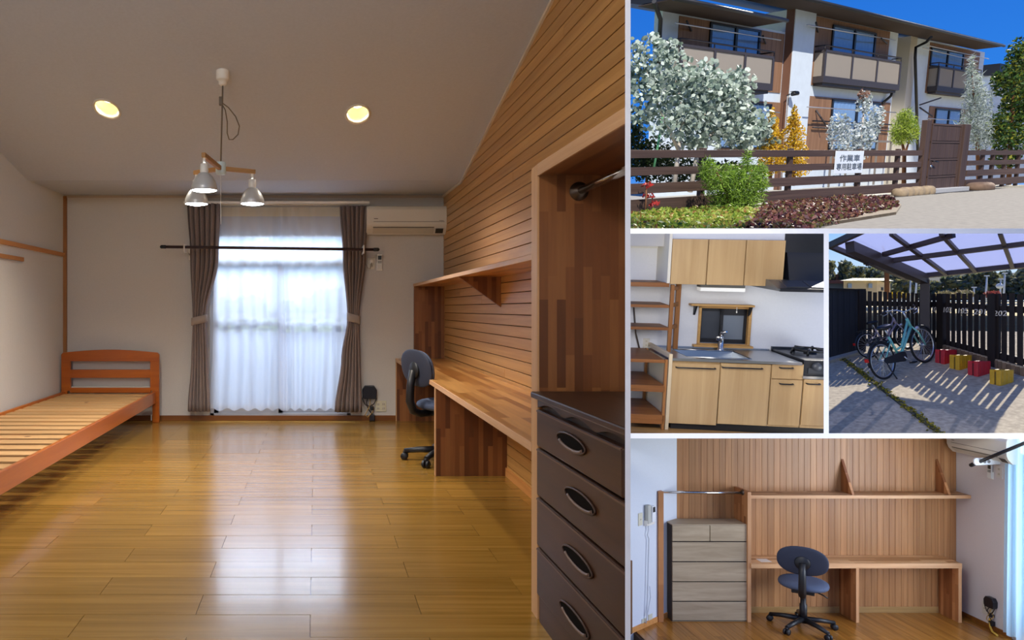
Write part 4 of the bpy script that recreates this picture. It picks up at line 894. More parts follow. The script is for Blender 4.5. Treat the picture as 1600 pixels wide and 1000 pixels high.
t.part('sink_bowl', MB().add([(sx0, sy0, zt), (sx1, sy0, zt), (sx1, sy1, zt), (sx0, sy1, zt), (sx0+.05, sy0+.04, zt-.2), (sx1-.05, sy0+.04, zt-.2), (sx1-.05, sy1-.04, zt-.2), (sx0+.05, sy1-.04, zt-.2)],
       [(0, 1, 5, 4), (1, 2, 6, 5), (2, 3, 7, 6), (3, 0, 4, 7), (4, 5, 6, 7)]), mat('sink_steel', '#8f949a', .3, .9), keep_open=True)
fx = KF.xz(1126, 540, -.12)[0]; zf0 = zt
t = Thing('faucet', 'chrome kitchen tap with a short spout and lever', 'tap', (fx, -.12, zf0))
t.part('base', MB().lathe([(.05, 0), (.05, .01), (.036, .02), (.034, .17), (.03, .2), (0, .2)], (fx, -.12, zf0), (0, 0, 1), 18), CHROME)
t.part('spout', MB().tube([(fx, -.12, zf0+.11), (fx-.06, -.22, zf0+.17), (fx-.10, -.30, zf0+.19)], [.026, .024, .022], 10), CHROME)
t.part('nozzle', MB().lathe([(.026, 0), (.028, -.05), (0, -.055)], (fx-.105, -.31, zf0+.205), (0, 0, 1), 14), CHROME)
t.part('lever', MB().tube([(fx, -.12, zf0+.2), (fx+.0, -.14, zf0+.25), (fx+.04, -.2, zf0+.27)], [.026, .024, .015], 10), CHROME)
# stove
c = kr(1254.5, 566, 1320, 590, db); zs0 = zst+.0; zs1 = KF.xz(1270, 563, db)[1]
t = Thing('gas_stove', 'black gas stove with a cast iron grate and control panel', 'stove', ((c[0]+c[1])/2, db/2, zs0))
t.part('body', MB().box(c[0]+.004, c[1], db, -.05, zs0+.035, zs1), M_bk, bevel=.006)
t.part('steel_strip', MB().box(c[0], c[1], db-.02, -.05, zs0, zs0+.035), SS)
t.part('back_guard', MB().box(c[0], c[1], -.045, -.002, zs0, KF.xz(1270, 543, 0)[1]), mat('guard_steel', '#4a5058', .35, .8))
gx, gy = c[0]+.33, -.42
t.part('burner', MB().lathe([(0, .03), (.06, .03), (.075, .018), (.08, 0)], (gx, gy, zs1), (0, 0, 1), 20), M_iron)
t.part('grate', MB().tube([(gx+.2*math.cos(k*math.pi/12), gy+.2*math.sin(k*math.pi/12), zs1+.055) for k in range(24)], .016, 6, closed=True), M_iron)
for k in range(6):
    a_ = k*math.pi/3; t.part('grate_arm', MB().tube([(gx+.24*math.cos(a_), gy+.24*math.sin(a_), zs1), (gx+.22*math.cos(a_), gy+.22*math.sin(a_), zs1+.07), (gx+.09*math.cos(a_), gy+.09*math.sin(a_), zs1+.07)], .015, 6), M_iron)
t.part('glass_plate', MB().box(c[0]+.62, c[1], db+.1, -.2, zs1, zs1+.012), mat('stove_plate', '#8a8f96', .3, .4))
for k in range(3): xx = c[0]+.16+k*.24; t.part('knob', MB().lathe([(0, .04), (.05, .04), (.055, 0)], (xx, db, (zs0+zs1)/2+.04), (0, -1, 0), 16), mat('knob_grey', '#3d4148', .4))
t.part('control_panel', MB().box(c[0]+.06, c[1]-.02, db-.008, db, zs0+.07, zs0+.14), mat('panel_grey', '#2b2f36', .4))
t.part('oven_window', MB().box(c[0]+.55, c[1], db-.012, db, zs0+.10, zs0+.21), mat('oven_glass', '#5c6168', .25))
# open shelves on the left
t = Thing('open_shelf', 'open pine shelf unit with six boards left of the sink counter', 'shelf unit', (KF.xz(1010, 660, -.8)[0], -.6, zfl))
xL = kr(968, 400, 1000, 600, -.5)[0]
ds1, ds2 = -.5, -1.06
for y0_, y1_ in ((441, 448), (476, 480.5), (511, 515.5)):
    c = kr(985, y0_, 1046, y1_, ds1); t.part('shelf_board', MB().box(xL, c[1], ds1, -.03, c[2], c[3]), M_old, bevel=.003)
for y0_, y1_ in ((561.5, 566.5), (602, 612), (648, 662)):
    c = kr(985, y0_, 1039, y1_, ds2); t.part('shelf_board', MB().box(xL-.3, c[1], ds2, -.03, c[2], c[3]), M_old, bevel=.003)
zm = kr(985, 561, 1039, 566, ds2)[3]
c = kr(1046, 445, 1051.5, 545, ds1); t.part('post', MB().box(c[0], c[1], ds1, ds1+.05, zm-.02, c[3]), M_oldz, bevel=.003)
c2 = kr(1053, 452, 1060, 545, -.12); t.part('post', MB().box(c2[0], c2[1], -.17, -.12, zm-.02, c[3]), M_oldz, bevel=.003)
for py in (452, 478, 513): z_ = KF.xz(1050, py, ds1)[1]; t.part('rung', MB().beam(((c[0]+c[1])/2, ds1+.05, z_), ((c2[0]+c2[1])/2, -.15, z_), .03, .05), M_oldz)
c = kr(1036.5, 566, 1040.5, 672, ds2); t.part('post', MB().box(c[0], c[1], ds2, ds2+.06, zfl, zm), M_oldz, bevel=.003)
t.part('post', MB().box(c[0], c[1], -.1, -.04, zfl, zm), M_oldz, bevel=.003)
t.part('post', MB().box(xL+.0, xL+.08, ds1, ds1+.06, zm, KF.xz(990, 441, ds1)[1]), M_oldz, bevel=.003)
p = KF.xz(1038, 538, 0); plate('wall_outlet', 'pale outlet on the kitchen wall behind the open shelves', KF.M @ Matrix.Translation((p[0]-.25, 0, p[1]-.06)), .09, .14, [(0, .3), (0, .7)], '#c9c5bb')
one('cable', MB().tube([(KF.xz(990, 480, -.02)[0], -.03, KF.xz(990, 480, 0)[1]), (KF.xz(993, 520, -.02)[0], -.03, KF.xz(993, 520, 0)[1]), (KF.xz(1000, 549, -.02)[0], -.03, KF.xz(1000, 549, 0)[1])], .012, 6), mat('cable_grey', '#4a4038', .7), 'thin dark cable running down the wall behind the open shelves', 'cable wire')
FR = WORLD
# ================================================================ HOUSE FRONT (top right picture)
PLANES = panel_planes(x0=982.5, y1=361)
u = ray(2260, 236).normalized(); up = u.cross(ray(1240, 260)).normalized()
if up.z < 0: up = -up
EF = Frame(CAM, u, up.cross(u), up); FR = EF
GZ = -1.6
YN = EF.gr(1240, 318, GZ)[1]; YF = YN+10.4                                  # fence and facade distance
def q4(px0, tl, tr, px1, bl, br, y):
    a = [EF.hit(x_, y_, 1, y) for x_, y_ in ((px0, tl), (px1, tr), (px1, br), (px0, bl))]
    return (a[0].x+a[3].x)/2, (a[1].x+a[2].x)/2, (a[2].z+a[3].z)/2, (a[0].z+a[1].z)/2
ex = lambda px, py, y: EF.xz(px, py, y)[0]
ez = lambda px, py, y: EF.xz(px, py, y)[1]
def siding(name, c1, c2, pitch=.16):
    """vertical board cladding, too fine to build board by board"""
    m = wood(name, c1, c2, 'z', .7, vary=0, scale=1.5); n = m.node_tree; b = n.nodes['Principled BSDF']
    t = n.nodes.new('ShaderNodeTexCoord'); w = n.nodes.new('ShaderNodeTexWave'); w.wave_type = 'BANDS'; w.bands_direction = 'X'; w.wave_profile = 'SAW'; w.inputs['Scale'].default_value = .314/pitch
    n.links.new(t.outputs['Object'], w.inputs['Vector']); bu = n.nodes.new('ShaderNodeBump'); bu.inputs['Strength'].default_value = .5; bu.inputs['Distance'].default_value = .02
    n.links.new(w.outputs['Fac'], bu.inputs['Height']); n.links.new(bu.outputs[0], b.inputs['Normal']); return m
M_side = siding('brown_siding', '#78573f', '#987459')
M_wht = mat('house_white', '#cfdbe6', .8, noise=.04, nscale=2); M_rf = mat('roof_dark', '#1c1d22', .5); M_frm = mat('frame_navy', '#11141d', .45)
M_bal = mat('balcony_brown', '#3a3538', .6, noise=.1, nscale=6); M_cur = mat('window_curtain', '#e4edf6', .8, noise=.08, nscale=6)
M_scr = sheer('balcony_screen', '#b8b0a6', .12, .3); M_pole = mat('laundry_pole', '#b8b9bd', .3, .7)
OV = 2.0; ZE = ez(1430, 36, YF-OV)-.3                                                     # height of the main eaves
YL = YF+.2                                                                # left block stands a little back
ZL = ez(1165, 16, YL-OV)-.3
t = Thing('apartment_house', 'two-storey apartment house with brown cladding, white walls and dark balconies', 'house', (ex(1240, 286, YF), YF, GZ))
# wall masses
xl0, xl1 = ex(1029, 150, YL), ex(1229, 150, YL); xc0, xc1 = ex(1225, 150, YF), ex(1257, 150, YF); xr0 = ex(1394, 150, YF); xr1 = ex(1430, 150, YF); xe = ex(1536, 150, YF)
t.part('wall', MB().box(xl0, xl1, YL, YL+.5, GZ-1, ZL+.15), M_wht)
t.part('wall', MB().box(xc0, xr0, YF, YF+6, GZ-1, ZE+.15), M_wht)
t.part('wall', MB().box(xr0, xr1, YF+2.2, YF+6, GZ-1, ZE+.15), M_wht)
t.part('wall', MB().box(xr1, xe, YF+.25, YF+6, GZ-1, ZE+.15), M_wht)
t.part('stair_wall', MB().box(xr1-1.4, xr1, YF+.25, YF+2.2, GZ-1, ZE+.2), mat('stair_white', '#c3bcae', .8))
t.part('stair_wall', MB().box(xr0, xr0+1.2, YF+2.0, YF+2.2, ez(1400, 200, YF), ez(1400, 70, YF)), M_rf)
# cladding fields
for a in ((1058, 22, 46, 1222, 137, 141, YL), (1123, 157, 158, 1224, 240, 240, YL)):
    c = q4(*a[:6], a[6]); t.part('cladding', MB().box(c[0], min(c[1], xl1), YL-.05, YL, c[2], ZL if a[1] < 30 else c[3]), M_side)
for a in ((1257, 14, 40, 1386, 135, 142, YF), (1255, 152, 158, 1386, 262, 255, YF)):
    c = q4(*a[:6], a[6]); t.part('cladding', MB().box(c[0], c[1], YF-.05, YF, c[2], ZE+.05 if a[1] < 30 else c[3]), M_side)
for a in ((1449, 60, 78, 1527, 150, 150, YF+.25), (1449, 168, 170, 1527, 220, 220, YF+.25)):
    c = q4(*a[:6], a[6]); t.part('cladding', MB().box(c[0], c[1], YF+.2, YF+.25, c[2], ZE if a[1] < 100 else c[3]), M_side)
for a, y in (((1403, 140, 140, 1412, 152, 152), YF+2.1), ((1403, 172, 172, 1412, 200, 200), YF+2.1), ((1408, 230, 230, 1420, 262, 262), YF+2.1)):
    c = q4(*a, y); t.part('cladding', MB().box(c[0], c[1], y, y+.1, c[2], c[3]), M_side)
# white pier in front of the joint between the blocks
t.part('pier', MB().box(xc0, xc1, YF-.35, YF, GZ-1, ZE+.1), M_wht)
t.part('pier_flank', MB().box(xc0-.06, xc0, YF-.3, YF+.2, GZ-1, ZE+.3), mat('flank_shade', '#6b4a3a', .7))  # shaded side of the white pier, its darkness put into the colour
def window(a, y, nm='window'):
    c = q4(*a, y); x0, x1, z0, z1 = c; w = t.part(nm, MB().box(x0, x1, y-.10, y-.02, z1-.12, z1).box(x0, x1, y-.10, y-.02, z0, z0+.1).box(x0, x0+.22, y-.10, y-.02, z0, z1).box(x1-.22, x1, y-.10, y-.02, z0, z1).box((x0+x1)/2-.13, (x0+x1)/2+.13, y-.12, y-.02, z0, z1), M_frm)
    for k in (0, 1):
        m = (x0+x1)/2; p, q = (x0+.22, m-.13) if k == 0 else (m+.13, x1-.22)
        t.part('pane', MB().box(p, q, y-.06, y-.05, z0+.1, z1-.12), glass('house_pane', '#dfeaf6', .08, .03), w)
        cu = MB().grid(lambda s_, v_: Vector((p+(q-p)*s_, y-.015+.012*math.sin(s_*40), z0+.1+(z1-z0-.22)*v_)), 40, 1)
        t.part('inner_curtain', cu, M_cur, w)
window((1107, 36, 46, 1186, 92, 94), YL-.05); window((1122, 158, 162, 1202, 232, 232), YL-.05)
window((1298, 40, 50, 1366, 96, 98), YF-.05); window((1296, 154, 162, 1372, 236, 232), YF-.05)
window((1453, 72, 84, 1504, 104, 110), YF+.2); window((1459, 168, 174, 1500, 214, 210), YF+.2)
def balcony(fx0, fx1, top_l, top_r, bot_l, bot_r, y, d, npan, lab):
    """front face given in pixels at depth y-d"""
    c = q4(fx0, top_l, top_r, fx1, bot_l, bot_r, y-d); x0, x1, z0, z1 = c; h = z1-z0
    b = t.part('balcony', MB().box(x0, x1, y-d, y, z0, z0+h*.2), M_bal, label=lab)
    W = .16
    P = lambda nm, mb, m: t.part(nm, mb, m, b)
    P('top_beam', MB().box(x0, x1, y-d, y-d+.12, z1-.16, z1), M_bal); P('top_beam', MB().box(x0, x0+.12, y-d, y, z1-.16, z1), M_bal); P('top_beam', MB().box(x1-.12, x1, y-d, y, z1-.16, z1), M_bal)
    for k in range(npan+1):
        xx = x0+(x1-x0-W*1.6)*k/npan; P('mullion', MB().box(xx, xx+W*1.6, y-d, y-d+.12, z0+h*.2, z1-.16), M_bal)
        if k < npan: nx = x0+(x1-x0-W*1.6)*(k+1)/npan; P('screen', MB().box(xx+W*1.6, nx, y-d+.05, y-d+.07, z0+h*.2, z1-.16), M_scr)
    for xx in (x0+.05, x1-.07): P('screen', MB().box(xx, xx+.02, y-d+.12, y-.02, z0+h*.2, z1-.16), M_scr)
    zr = z1+.28
    P('hand_rail', MB().tube([(x0, y-.05, zr), (x0, y-d+.06, zr), (x1, y-d+.06, zr), (x1, y-.05, zr)], .05, 6), M_bal)
    for xx in [x0+(x1-x0)*k/3 for k in range(4)]: P('rail_stay', MB().tube([(xx, y-d+.06, z1), (xx, y-d+.06, zr)], .035, 6), M_bal)
    P('underside', MB().box(x0+.25, x1-.25, y-d+.15, y, z0-.18, z0), M_bal)
balcony(1063, 1209, 71, 85, 129, 142, YL, 1.0, 3, 'left balcony')
balcony(1288, 1407, 79, 94, 128, 142, YF, .75, 3, 'middle balcony')
balcony(1466, 1532, 101, 115, 142, 150, YF+.2, .75, 3, 'right balcony')
# roofs with gutters
def roof(x0, x1, y, z, over, lab):
    prof = [(y-over, z), (y-over, z+.22), (y+7, z+2.6), (y+7, z+2.2), (y, z+.12)]
    r = t.part('roof', MB().prism(prof, 'x', x0, x1), M_rf, label=lab)
    t.part('gutter', MB().tube([(x0, y-over-.08, z+.04), (x1, y-over-.08, z+.04)], .12, 8), M_rf, r)
    t.part('soffit', MB().box(x0, x1, y-over+.1, y, z+.0, z+.05), mat('soffit', '#3a2c26', .8), r)
roof(ex(1050, 10, YL-OV), ex(1228, 30, YL-OV), YL, ZL+.1, OV, 'dark roof of the left block')
roof(ex(1214, 15, YF-OV), ex(1567, 75, YF-OV), YF, ZE+.1, OV, 'dark roof of the main block')
t.part('barge_board', MB().beam((ex(1214, 15, YF-OV)-.05, YF-OV, ZE+.2), (ex(1214, 15, YF-OV)-.05, YF+4, ZE+1.75), .1, .4), mat('barge_grey', '#9aa0a6', .7))
# rain pipes
pz = lambda px, py, y: Vector((ex(px, py, y), y, ez(px, py, y)))
t.part('rain_pipe', MB().tube([pz(1455, 58, YF-OV), pz(1447, 66, YF-.4), pz(1431, 74, YF-.1), pz(1430, 90, YF-.1), pz(1434, 240, YF-.1)], .11, 8), M_rf)
t.part('rain_pipe', MB().tube([pz(1022, 2, YL-1.2), pz(1032, 30, YL-.3), pz(1031, 50, YL-.1), pz(1027, 150, YL-.1)], .12, 8), M_rf)
t.part('rain_pipe', MB().tube([pz(1395, 140, YF-.5), pz(1392, 150, YF-.3), pz(1378, 162, YF-.06)], .1, 8), M_rf)
# laundry poles and stays
for a, b, y in (((1056, 36), (1220, 63), YL-.9), ((1261, 39), (1399, 63), YF-.9), ((1449, 71), (1545, 92), YF-.7), ((1261, 167), (1400, 176), YF-.8), ((1449, 185), (1510, 189), YF-.7), ((1110, 164), (1218, 176), YL-.8), ((1442, 75), (1528, 96), YF-.4)):
    t.part('laundry_pole', MB().tube([pz(*a, y), pz(*b, y)], .04, 6), M_pole)
for a, b, y in (((1275, 35), (1278, 50), YF), ((1377, 60), (1386, 68), YF), ((1073, 33), (1080, 48), YL), ((1192, 56), (1196, 68), YL)):
    t.part('pole_stay', MB().tube([pz(*b, y-.05), pz(*a, y-.95)], .06, 6), M_rf)
for a, b, y in (((1275, 172), (1290, 195), YF-.1), ((1437, 164), (1470, 153), YF-.1), ((1437, 168), (1457, 182), YF-.1)): t.part('stay', MB().tube([pz(*a, y), pz(*b, y-.5)], .06, 6), M_bal)
# lower lattice in front of the ground floor
for py in (189, 199): t.part('lattice_bar', MB().tube([pz(1270, py, YF-.2), pz(1394, py+6, YF-.2)], .06, 6), M_bal)
c = q4(1300, 219, 219, 1392, 236, 232, YF-.6); t.part('terrace_rail', MB().box(c[0], c[1], YF-.65, YF-.55, c[3]-.15, c[3]), mat('weathered', '#7d7873', .8))
for k in range(5): xx = c[0]+(c[1]-c[0])*k/4; t.part('terrace_post', MB().box(xx-.08, xx+.08, YF-.65, YF-.55, GZ, c[3]), MATS['weathered'])
c = q4(1538, 97, 100, 1640, 300, 300, YF+2)
t2 = Thing('neighbour_house', 'pale neighbouring house behind the evergreen tree', 'house', (c[0], YF+2, GZ))
t2.part('wall', MB().box(c[0], c[1]+12, YF+2, YF+6, GZ-1, ez(1545, 118, YF+2)), M_wht)
t2.part('roof', MB().box(c[0]-.5, c[1]+12, YF+1.2, YF+6.4, ez(1545, 118, YF+2), ez(1545, 100, YF+2)), M_rf)
# security camera
p = pz(1239, 147, YF-.6)
tt = Thing('security_camera', 'small dark security camera on the white pier', 'camera', p)
tt.part('body', MB().tube([p+Vector((-.32, -.1, -.02)), p+Vector((.12, -.25, .04))], .14, 10), M_frm)
tt.part('hood', MB().box(p.x-.36, p.x+.1, p.y-.3, p.y+.02, p.z+.13, p.z+.17), M_frm)
tt.part('arm', MB().tube([p+Vector((-.2, .1, 0)), p+Vector((-.25, .28, -.1))], .05, 6), M_frm)
tt.part('cable_pipe', MB().tube([p+Vector((-.3, .2, -.1)), Vector((p.x-.3, p.y+.2, GZ))], .022, 6), mat('pipe_pale', '#aab6c0', .6))
# ground
M_asph = mat('asphalt_street', '#4e4b46', .95, noise=.4, nscale=5, bump=.3); M_soil = mat('garden_soil', '#5a4e3c', .95, noise=.3, nscale=4, bump=.4); M_conc = mat('concrete_pale', '#aaa698', .9, noise=.1, nscale=3)  # street asphalt is one even grey, varied by noise
gx = lambda px, py: Vector((*EF.gr(px, py, GZ), GZ))
one('ground_street', MB().grid(lambda s_, v_: Vector((-12+s_*75, 2+v_*(YN-2), GZ-.03)), 8, 8), M_asph, kind='structure', base=(20, YN-2, GZ))
one('ground_garden', MB().box(-15, 70, YN-.05, YF+12, GZ-.4, GZ), M_conc, kind='structure', base=(20, YN, GZ))
bd = [gx(960, 400), gx(1180, 366), gx(1250, 358), gx(1330, 345), gx(1400, 334), gx(1408, 322), gx(1396, 312), Vector((ex(1396, 308, YN), YN, GZ)), Vector((ex(975, 330, YN), YN, GZ))]
one('ground_bed', MB().prism([(p.x, p.y) for p in bd], 'z', GZ-.04, GZ+.06), M_soil, kind='structure')
# plank fence
M_fw = wood('fence_dark', '#3a2a24', '#5a463c', 'x', .7, vary=.12, scale=2, stretch=20); M_fwz = wood('fence_dark_post', '#3a2822', '#58443a', 'z', .7, vary=.1, scale=2)
def rail_z(l, r): return (ez(985, l, YN)+ez(1440, r, YN))/2
rails = [(rail_z(246, 244), rail_z(232.5, 236)), (rail_z(274, 261.5), rail_z(260, 253.5)), (rail_z(303, 280), rail_z(287, 269)), (rail_z(331, 298), rail_z(314, 284))]
t = Thing('plank_fence', 'dark four-rail plank fence carrying the white sign', 'fence', (ex(1240, 318, YN), YN, GZ), 'plank fences')
xa, xb = ex(970, 260, YN), ex(1449, 260, YN)
cuts = [xa, ex(1098, 260, YN), ex(1345, 260, YN), xb]
for za, zb in rails:
    for k in range(3): t.part('rail', MB().box(cuts[k]+.01, cuts[k+1]-.01, YN-.04, YN+.03, za, zb), M_fw, bevel=.006)
for px in (1101, 1237, 1345, 1404): xx = ex(px, 270, YN); t.part('post', MB().box(xx-.13, xx+.13, YN+.03, YN+.2, GZ-.1, rails[0][1]+.08), M_fwz, bevel=.01)
t = Thing('plank_fence', 'dark four-rail plank fence right of the gate, in tree shade', 'fence', (ex(1550, 300, YN), YN, GZ), 'plank fences')
xa2, xb2 = ex(1511, 260, YN), ex(1640, 260, YN)
for za, zb in rails: t.part('rail', MB().box(xa2, xb2, YN-.04, YN+.03, za, zb), M_fw, bevel=.006)
for px in (1536, 1552, 1571, 1592): xx = ex(px, 270, YN); t.part('post', MB().box(xx-.16, xx+.16, YN+.03, YN+.2, GZ-.1, rails[0][1]+.06), M_fwz, bevel=.01)
# gate
yg = YN-.1; c = q4(1452, 197, 193, 1498, 300, 303, yg)
t = Thing('garden_gate', 'dark wooden garden gate with four panels and a lever handle', 'gate', (c[0], yg, GZ))
t.part('post', MB().box(ex(1443, 250, yg), ex(1450, 250, yg), yg, yg+.25, GZ, ez(1447, 187, yg)), M_fwz, bevel=.01)
t.part('post', MB().box(ex(1499, 250, yg), ex(1508, 250, yg), yg-.1, yg+.25, GZ, ez(1504, 194, yg)), M_fwz, bevel=.01)
lf = t.part('leaf', MB().box(c[0], c[1], yg+.06, yg+.12, c[2], c[3]), mat('leaf_back', '#1c1414', .8))
nb = 6
for r_ in range(4):
    z0 = c[2]+(c[3]-c[2])*r_/4+.03; z1 = c[2]+(c[3]-c[2])*(r_+1)/4-.03
    for k in range(nb): a = c[0]+.12+(c[1]-c[0]-.24)*k/nb; b = c[0]+.12+(c[1]-c[0]-.24)*(k+1)/nb; t.part('board', MB().box(a+.012, b-.012, yg+.02, yg+.08, z0+.05, z1-.05), M_fwz, lf)
    t.part('cross_rail', MB().box(c[0], c[1], yg, yg+.06, z1-.02, z1+.08), M_fw, lf)
t.part('stile', MB().box(c[0], c[0]+.14, yg-.01, yg+.07, c[2], c[3]), M_fwz, lf); t.part('stile', MB().box(c[1]-.14, c[1], yg-.01, yg+.07, c[2], c[3]), M_fwz, lf); t.part('cross_rail', MB().box(c[0], c[1], yg-.01, yg+.06, c[2], c[2]+.1), M_fw, lf)
p = pz(1455, 252, yg); t.part('lever', MB().tube([p+Vector((.05, -.02, 0)), p+Vector((.05, -.14, 0)), p+Vector((.5, -.16, -.05))], .035, 6), BLACKP, lf)
p = pz(1453, 260, yg); t.part('lock', MB().lathe([(0, .04), (.06, .04), (.07, 0)], p+Vector((.1, -.01, 0)), (0, -1, 0), 12), CHROME, lf)
c = q4(1453, 300, 304, 1511, 309, 318, YN-.5)
one('step', MB().box(c[0], c[1], YN-.55, YN+.3, GZ-.02, GZ+.22), mat('step_concrete', '#b4b4b2', .85, noise=.06, nscale=5), 'pale concrete step below the garden gate', 'step', bevel=.02)
for k, (a, b) in enumerate(((1399, 1408), (1409, 1417), (1418, 1424), (1425, 1434), (1435, 1441), (1442, 1450))):
    x0, x1 = ex(a, 310, YN-.3), ex(b, 310, YN-.3)
    mb = ellipsoid_pad((0, 0, 0), ((x1-x0)/2, .35, .26+.04*(k % 2)), Matrix.Identity(4)).xf(Matrix.Translation(((x0+x1)/2, YN-.35, GZ+.12)))
    one('kerb_stone', mb, mat('kerb_stone', '#98866c', .9, noise=.25, nscale=5, bump=.4), f'{("first", "second", "third", "fourth", "fifth", "last")[k]} rough pale kerb stone from the left in the row beside the gate step', 'stone', 'kerb stones by the gate')
mb = ellipsoid_pad((0, 0, 0), (1.3, .6, .34), Matrix.Identity(4)).xf(Matrix.Translation((ex(1526, 310, YN-.4), YN-.5, GZ+.1)))
one('kerb_stone', mb, mat('kerb_brown', '#6d5846', .9, noise=.25, nscale=4, bump=.4), 'wide brown boulder right of the gate step', 'stone')
# sign
ys = YN-.08; c = q4(1304, 236, 236, 1347.5, 270, 271.5, ys)
t = Thing('sign', 'white sign with two lines of grey lettering on the plank fence', 'sign', ((c[0]+c[1])/2, ys, c[2]))
t.part('board', MB().box(c[0], c[1], ys-.03, ys, c[2], c[3]), mat('sign_white', '#dfe8f0', .6), bevel=.005)
W = c[1]-c[0]; Hh = c[3]-c[2]
for txt, zz, wf in (('作業車', .69, .72), ('専用駐車場', .31, .90)):
    mb = text_mb(txt, 1.0, .01); xs = [p.x for p in mb.v]; zs = [p.z for p in mb.v]; w0 = max(xs)-min(xs); h0 = max(zs)-min(zs)
    mb.xf(Matrix.Diagonal((W*wf/w0, 1, Hh*.30/h0, 1))); xm_ = (max(p.x for p in mb.v)+min(p.x for p in mb.v))/2; zm_ = (max(p.z for p in mb.v)+min(p.z for p in mb.v))/2
    mb.xf(Matrix.Translation(((c[0]+c[1])/2-xm_, ys-.035, c[2]+Hh*zz-zm_))); t.part('lettering', mb, mat('sign_grey', '#5e666e', .7), keep_open=True)
# ---- plants
def pl(px, py, y): return EF.hit(px, py, 1, y)
def pxm(p): return (EF.M @ Vector(p)).y/F                                  # metres per pixel at a point
def plant(name, label, cat, base, blobs, leafmat, n, s, shape, trunks=(), tm=None, y=0, group=None):
    b = pl(*base, y); b.z = max(b.z, GZ) if base[1] < 300 else b.z
    t = Thing(name, label, cat, (b.x, y, GZ), group); mb = MB()
    area = sum(r[2]*r[3] for r in blobs)
    for (px, py, rx, rz, *o) in blobs:
        yy = y+(o[0] if o else 0); c = pl(px, py, yy); k = pxm(c)
        sx = k/.47                                                         # facade frame is seen at a slant
        clump(mb, c, (rx*sx*.95, rx*k*.9, rz*k*1.05), int(n*rx*rz/area), s*k, shape)
    t.part('foliage', mb, leafmat, kind='stuff', keep_open=True)
    for pts, r in trunks: t.part('stem', MB().tube([pl(a, b_, y) for a, b_ in pts], r, 7), tm)
    return t
M_euc = leafm('eucalyptus_leaves', ['#3f5148', '#7f9184', '#a9b8ac', '#c9d4cb', '#6d7f70']); M_gold = leafm('golden_leaves', ['#8a6a10', '#c99a1c', '#dcb62e', '#6a6414'])
M_sil = leafm('silver_leaves', ['#6f7a78', '#a8b3b4', '#c6ced2', '#8a958c']); M_ros = leafm('rosemary_needles', ['#2f4a14', '#5f7f24', '#86a63a', '#3c5a1c']); M_grn = leafm('green_yellow_leaves', ['#3e5a16', '#7d962c', '#a8b648', '#55701e'])
M_dark = leafm('dark_tree_leaves', ['#13240c', '#24401a', '#3c5c22', '#8a8a28']); M_pur = leafm('purple_cover', ['#2a1c22', '#4a2e34', '#6a3c3c', '#7a5a44', '#4e5a2a']); M_gc = leafm('green_cover', ['#4a6a1c', '#7f9636', '#96a048', '#8a5a34']); M_redl = leafm('red_leaves', ['#7a1c1c', '#b03a34', '#8a2a2c'])
M_btr = mat('pale_bark', '#b9b0a4', .9, noise=.2, nscale=6); M_brb = mat('brown_bark', '#6a4428', .9, noise=.2, nscale=6)
yT = YN+2.6
plant('eucalyptus', 'large silver-leaved eucalyptus tree in front of the left balcony', 'tree', (1050, 300),
      [(1000, 95, 16, 28), (1012, 140, 28, 40), (1055, 120, 34, 36), (1095, 150, 42, 46), (1060, 185, 44, 40), (1130, 165, 40, 46), (1165, 190, 34, 34), (1110, 205, 48, 26), (1150, 130, 24, 26), (1045, 80, 16, 20), (1000, 180, 14, 14), (1185, 205, 18, 18), (1105, 110, 14, 18), (1200, 222, 14, 12), (1020, 62, 12, 10), (990, 70, 8, 10), (1160, 222, 26, 12), (1085, 225, 26, 10)],
      M_euc, 5600, 7.2, 'round', [([(1052, 300), (1060, 235), (1068, 180), (1055, 120)], [.11, .09, .07, .04]), ([(1078, 300), (1092, 230), (1105, 170), (1110, 130)], [.11, .09, .07, .04]), ([(1060, 235), (1030, 170), (1010, 110)], [.07, .05, .03]), ([(1092, 230), (1140, 180), (1160, 140)], [.06, .05, .03])], M_btr, yT)
one('support_cane', MB().tube([pl(1022, 262, yT), pl(1036, 180, yT)], .05, 6), mat('cane_green', '#5a9a6a', .5), 'thin green support cane beside the eucalyptus trunks', 'cane')
plant('golden_conifer', 'golden conifer left of the white pier', 'conifer', (1203, 290), [(1203, 240, 17, 22), (1204, 215, 14, 20), (1205, 195, 9, 16), (1206, 180, 4, 12), (1202, 262, 15, 12)], M_gold, 2600, 4.6, 'leaf', [([(1203, 290), (1205, 180)], [.1, .03])], M_brb, yT, 'golden conifers')
plant('golden_conifer', 'golden conifer standing before the white pier', 'conifer', (1240, 290), [(1240, 240, 19, 24), (1240, 212, 15, 20), (1240, 192, 9, 16), (1241, 176, 4, 12), (1244, 264, 18, 14)], M_gold, 2800, 4.6, 'leaf', [([(1240, 290), (1241, 175)], [.1, .03])], M_brb, yT-.4, 'golden conifers')
plant('young_eucalyptus', 'young silvery eucalyptus in front of the ground floor window', 'tree', (1335, 300), [(1310, 205, 16, 28), (1340, 215, 24, 24), (1362, 195, 14, 30), (1350, 160, 10, 18), (1375, 180, 7, 14), (1330, 240, 24, 12)], M_sil, 2200, 3.8, 'round', [([(1338, 300), (1345, 220), (1352, 150)], [.07, .05, .03])], M_btr, YN+1.8)
plant('red_tipped_shrub', 'small red-brown leaf tuft at the top of the young eucalyptus', 'shrub', (1350, 300), [(1349, 148, 8, 9)], leafm('rust_leaves', ['#7a5a4a', '#a07866', '#8f8478', '#6a4038']), 90, 4, 'round', [([(1349, 160), (1349, 148)], [.03, .02])], M_brb, YN+1.75)
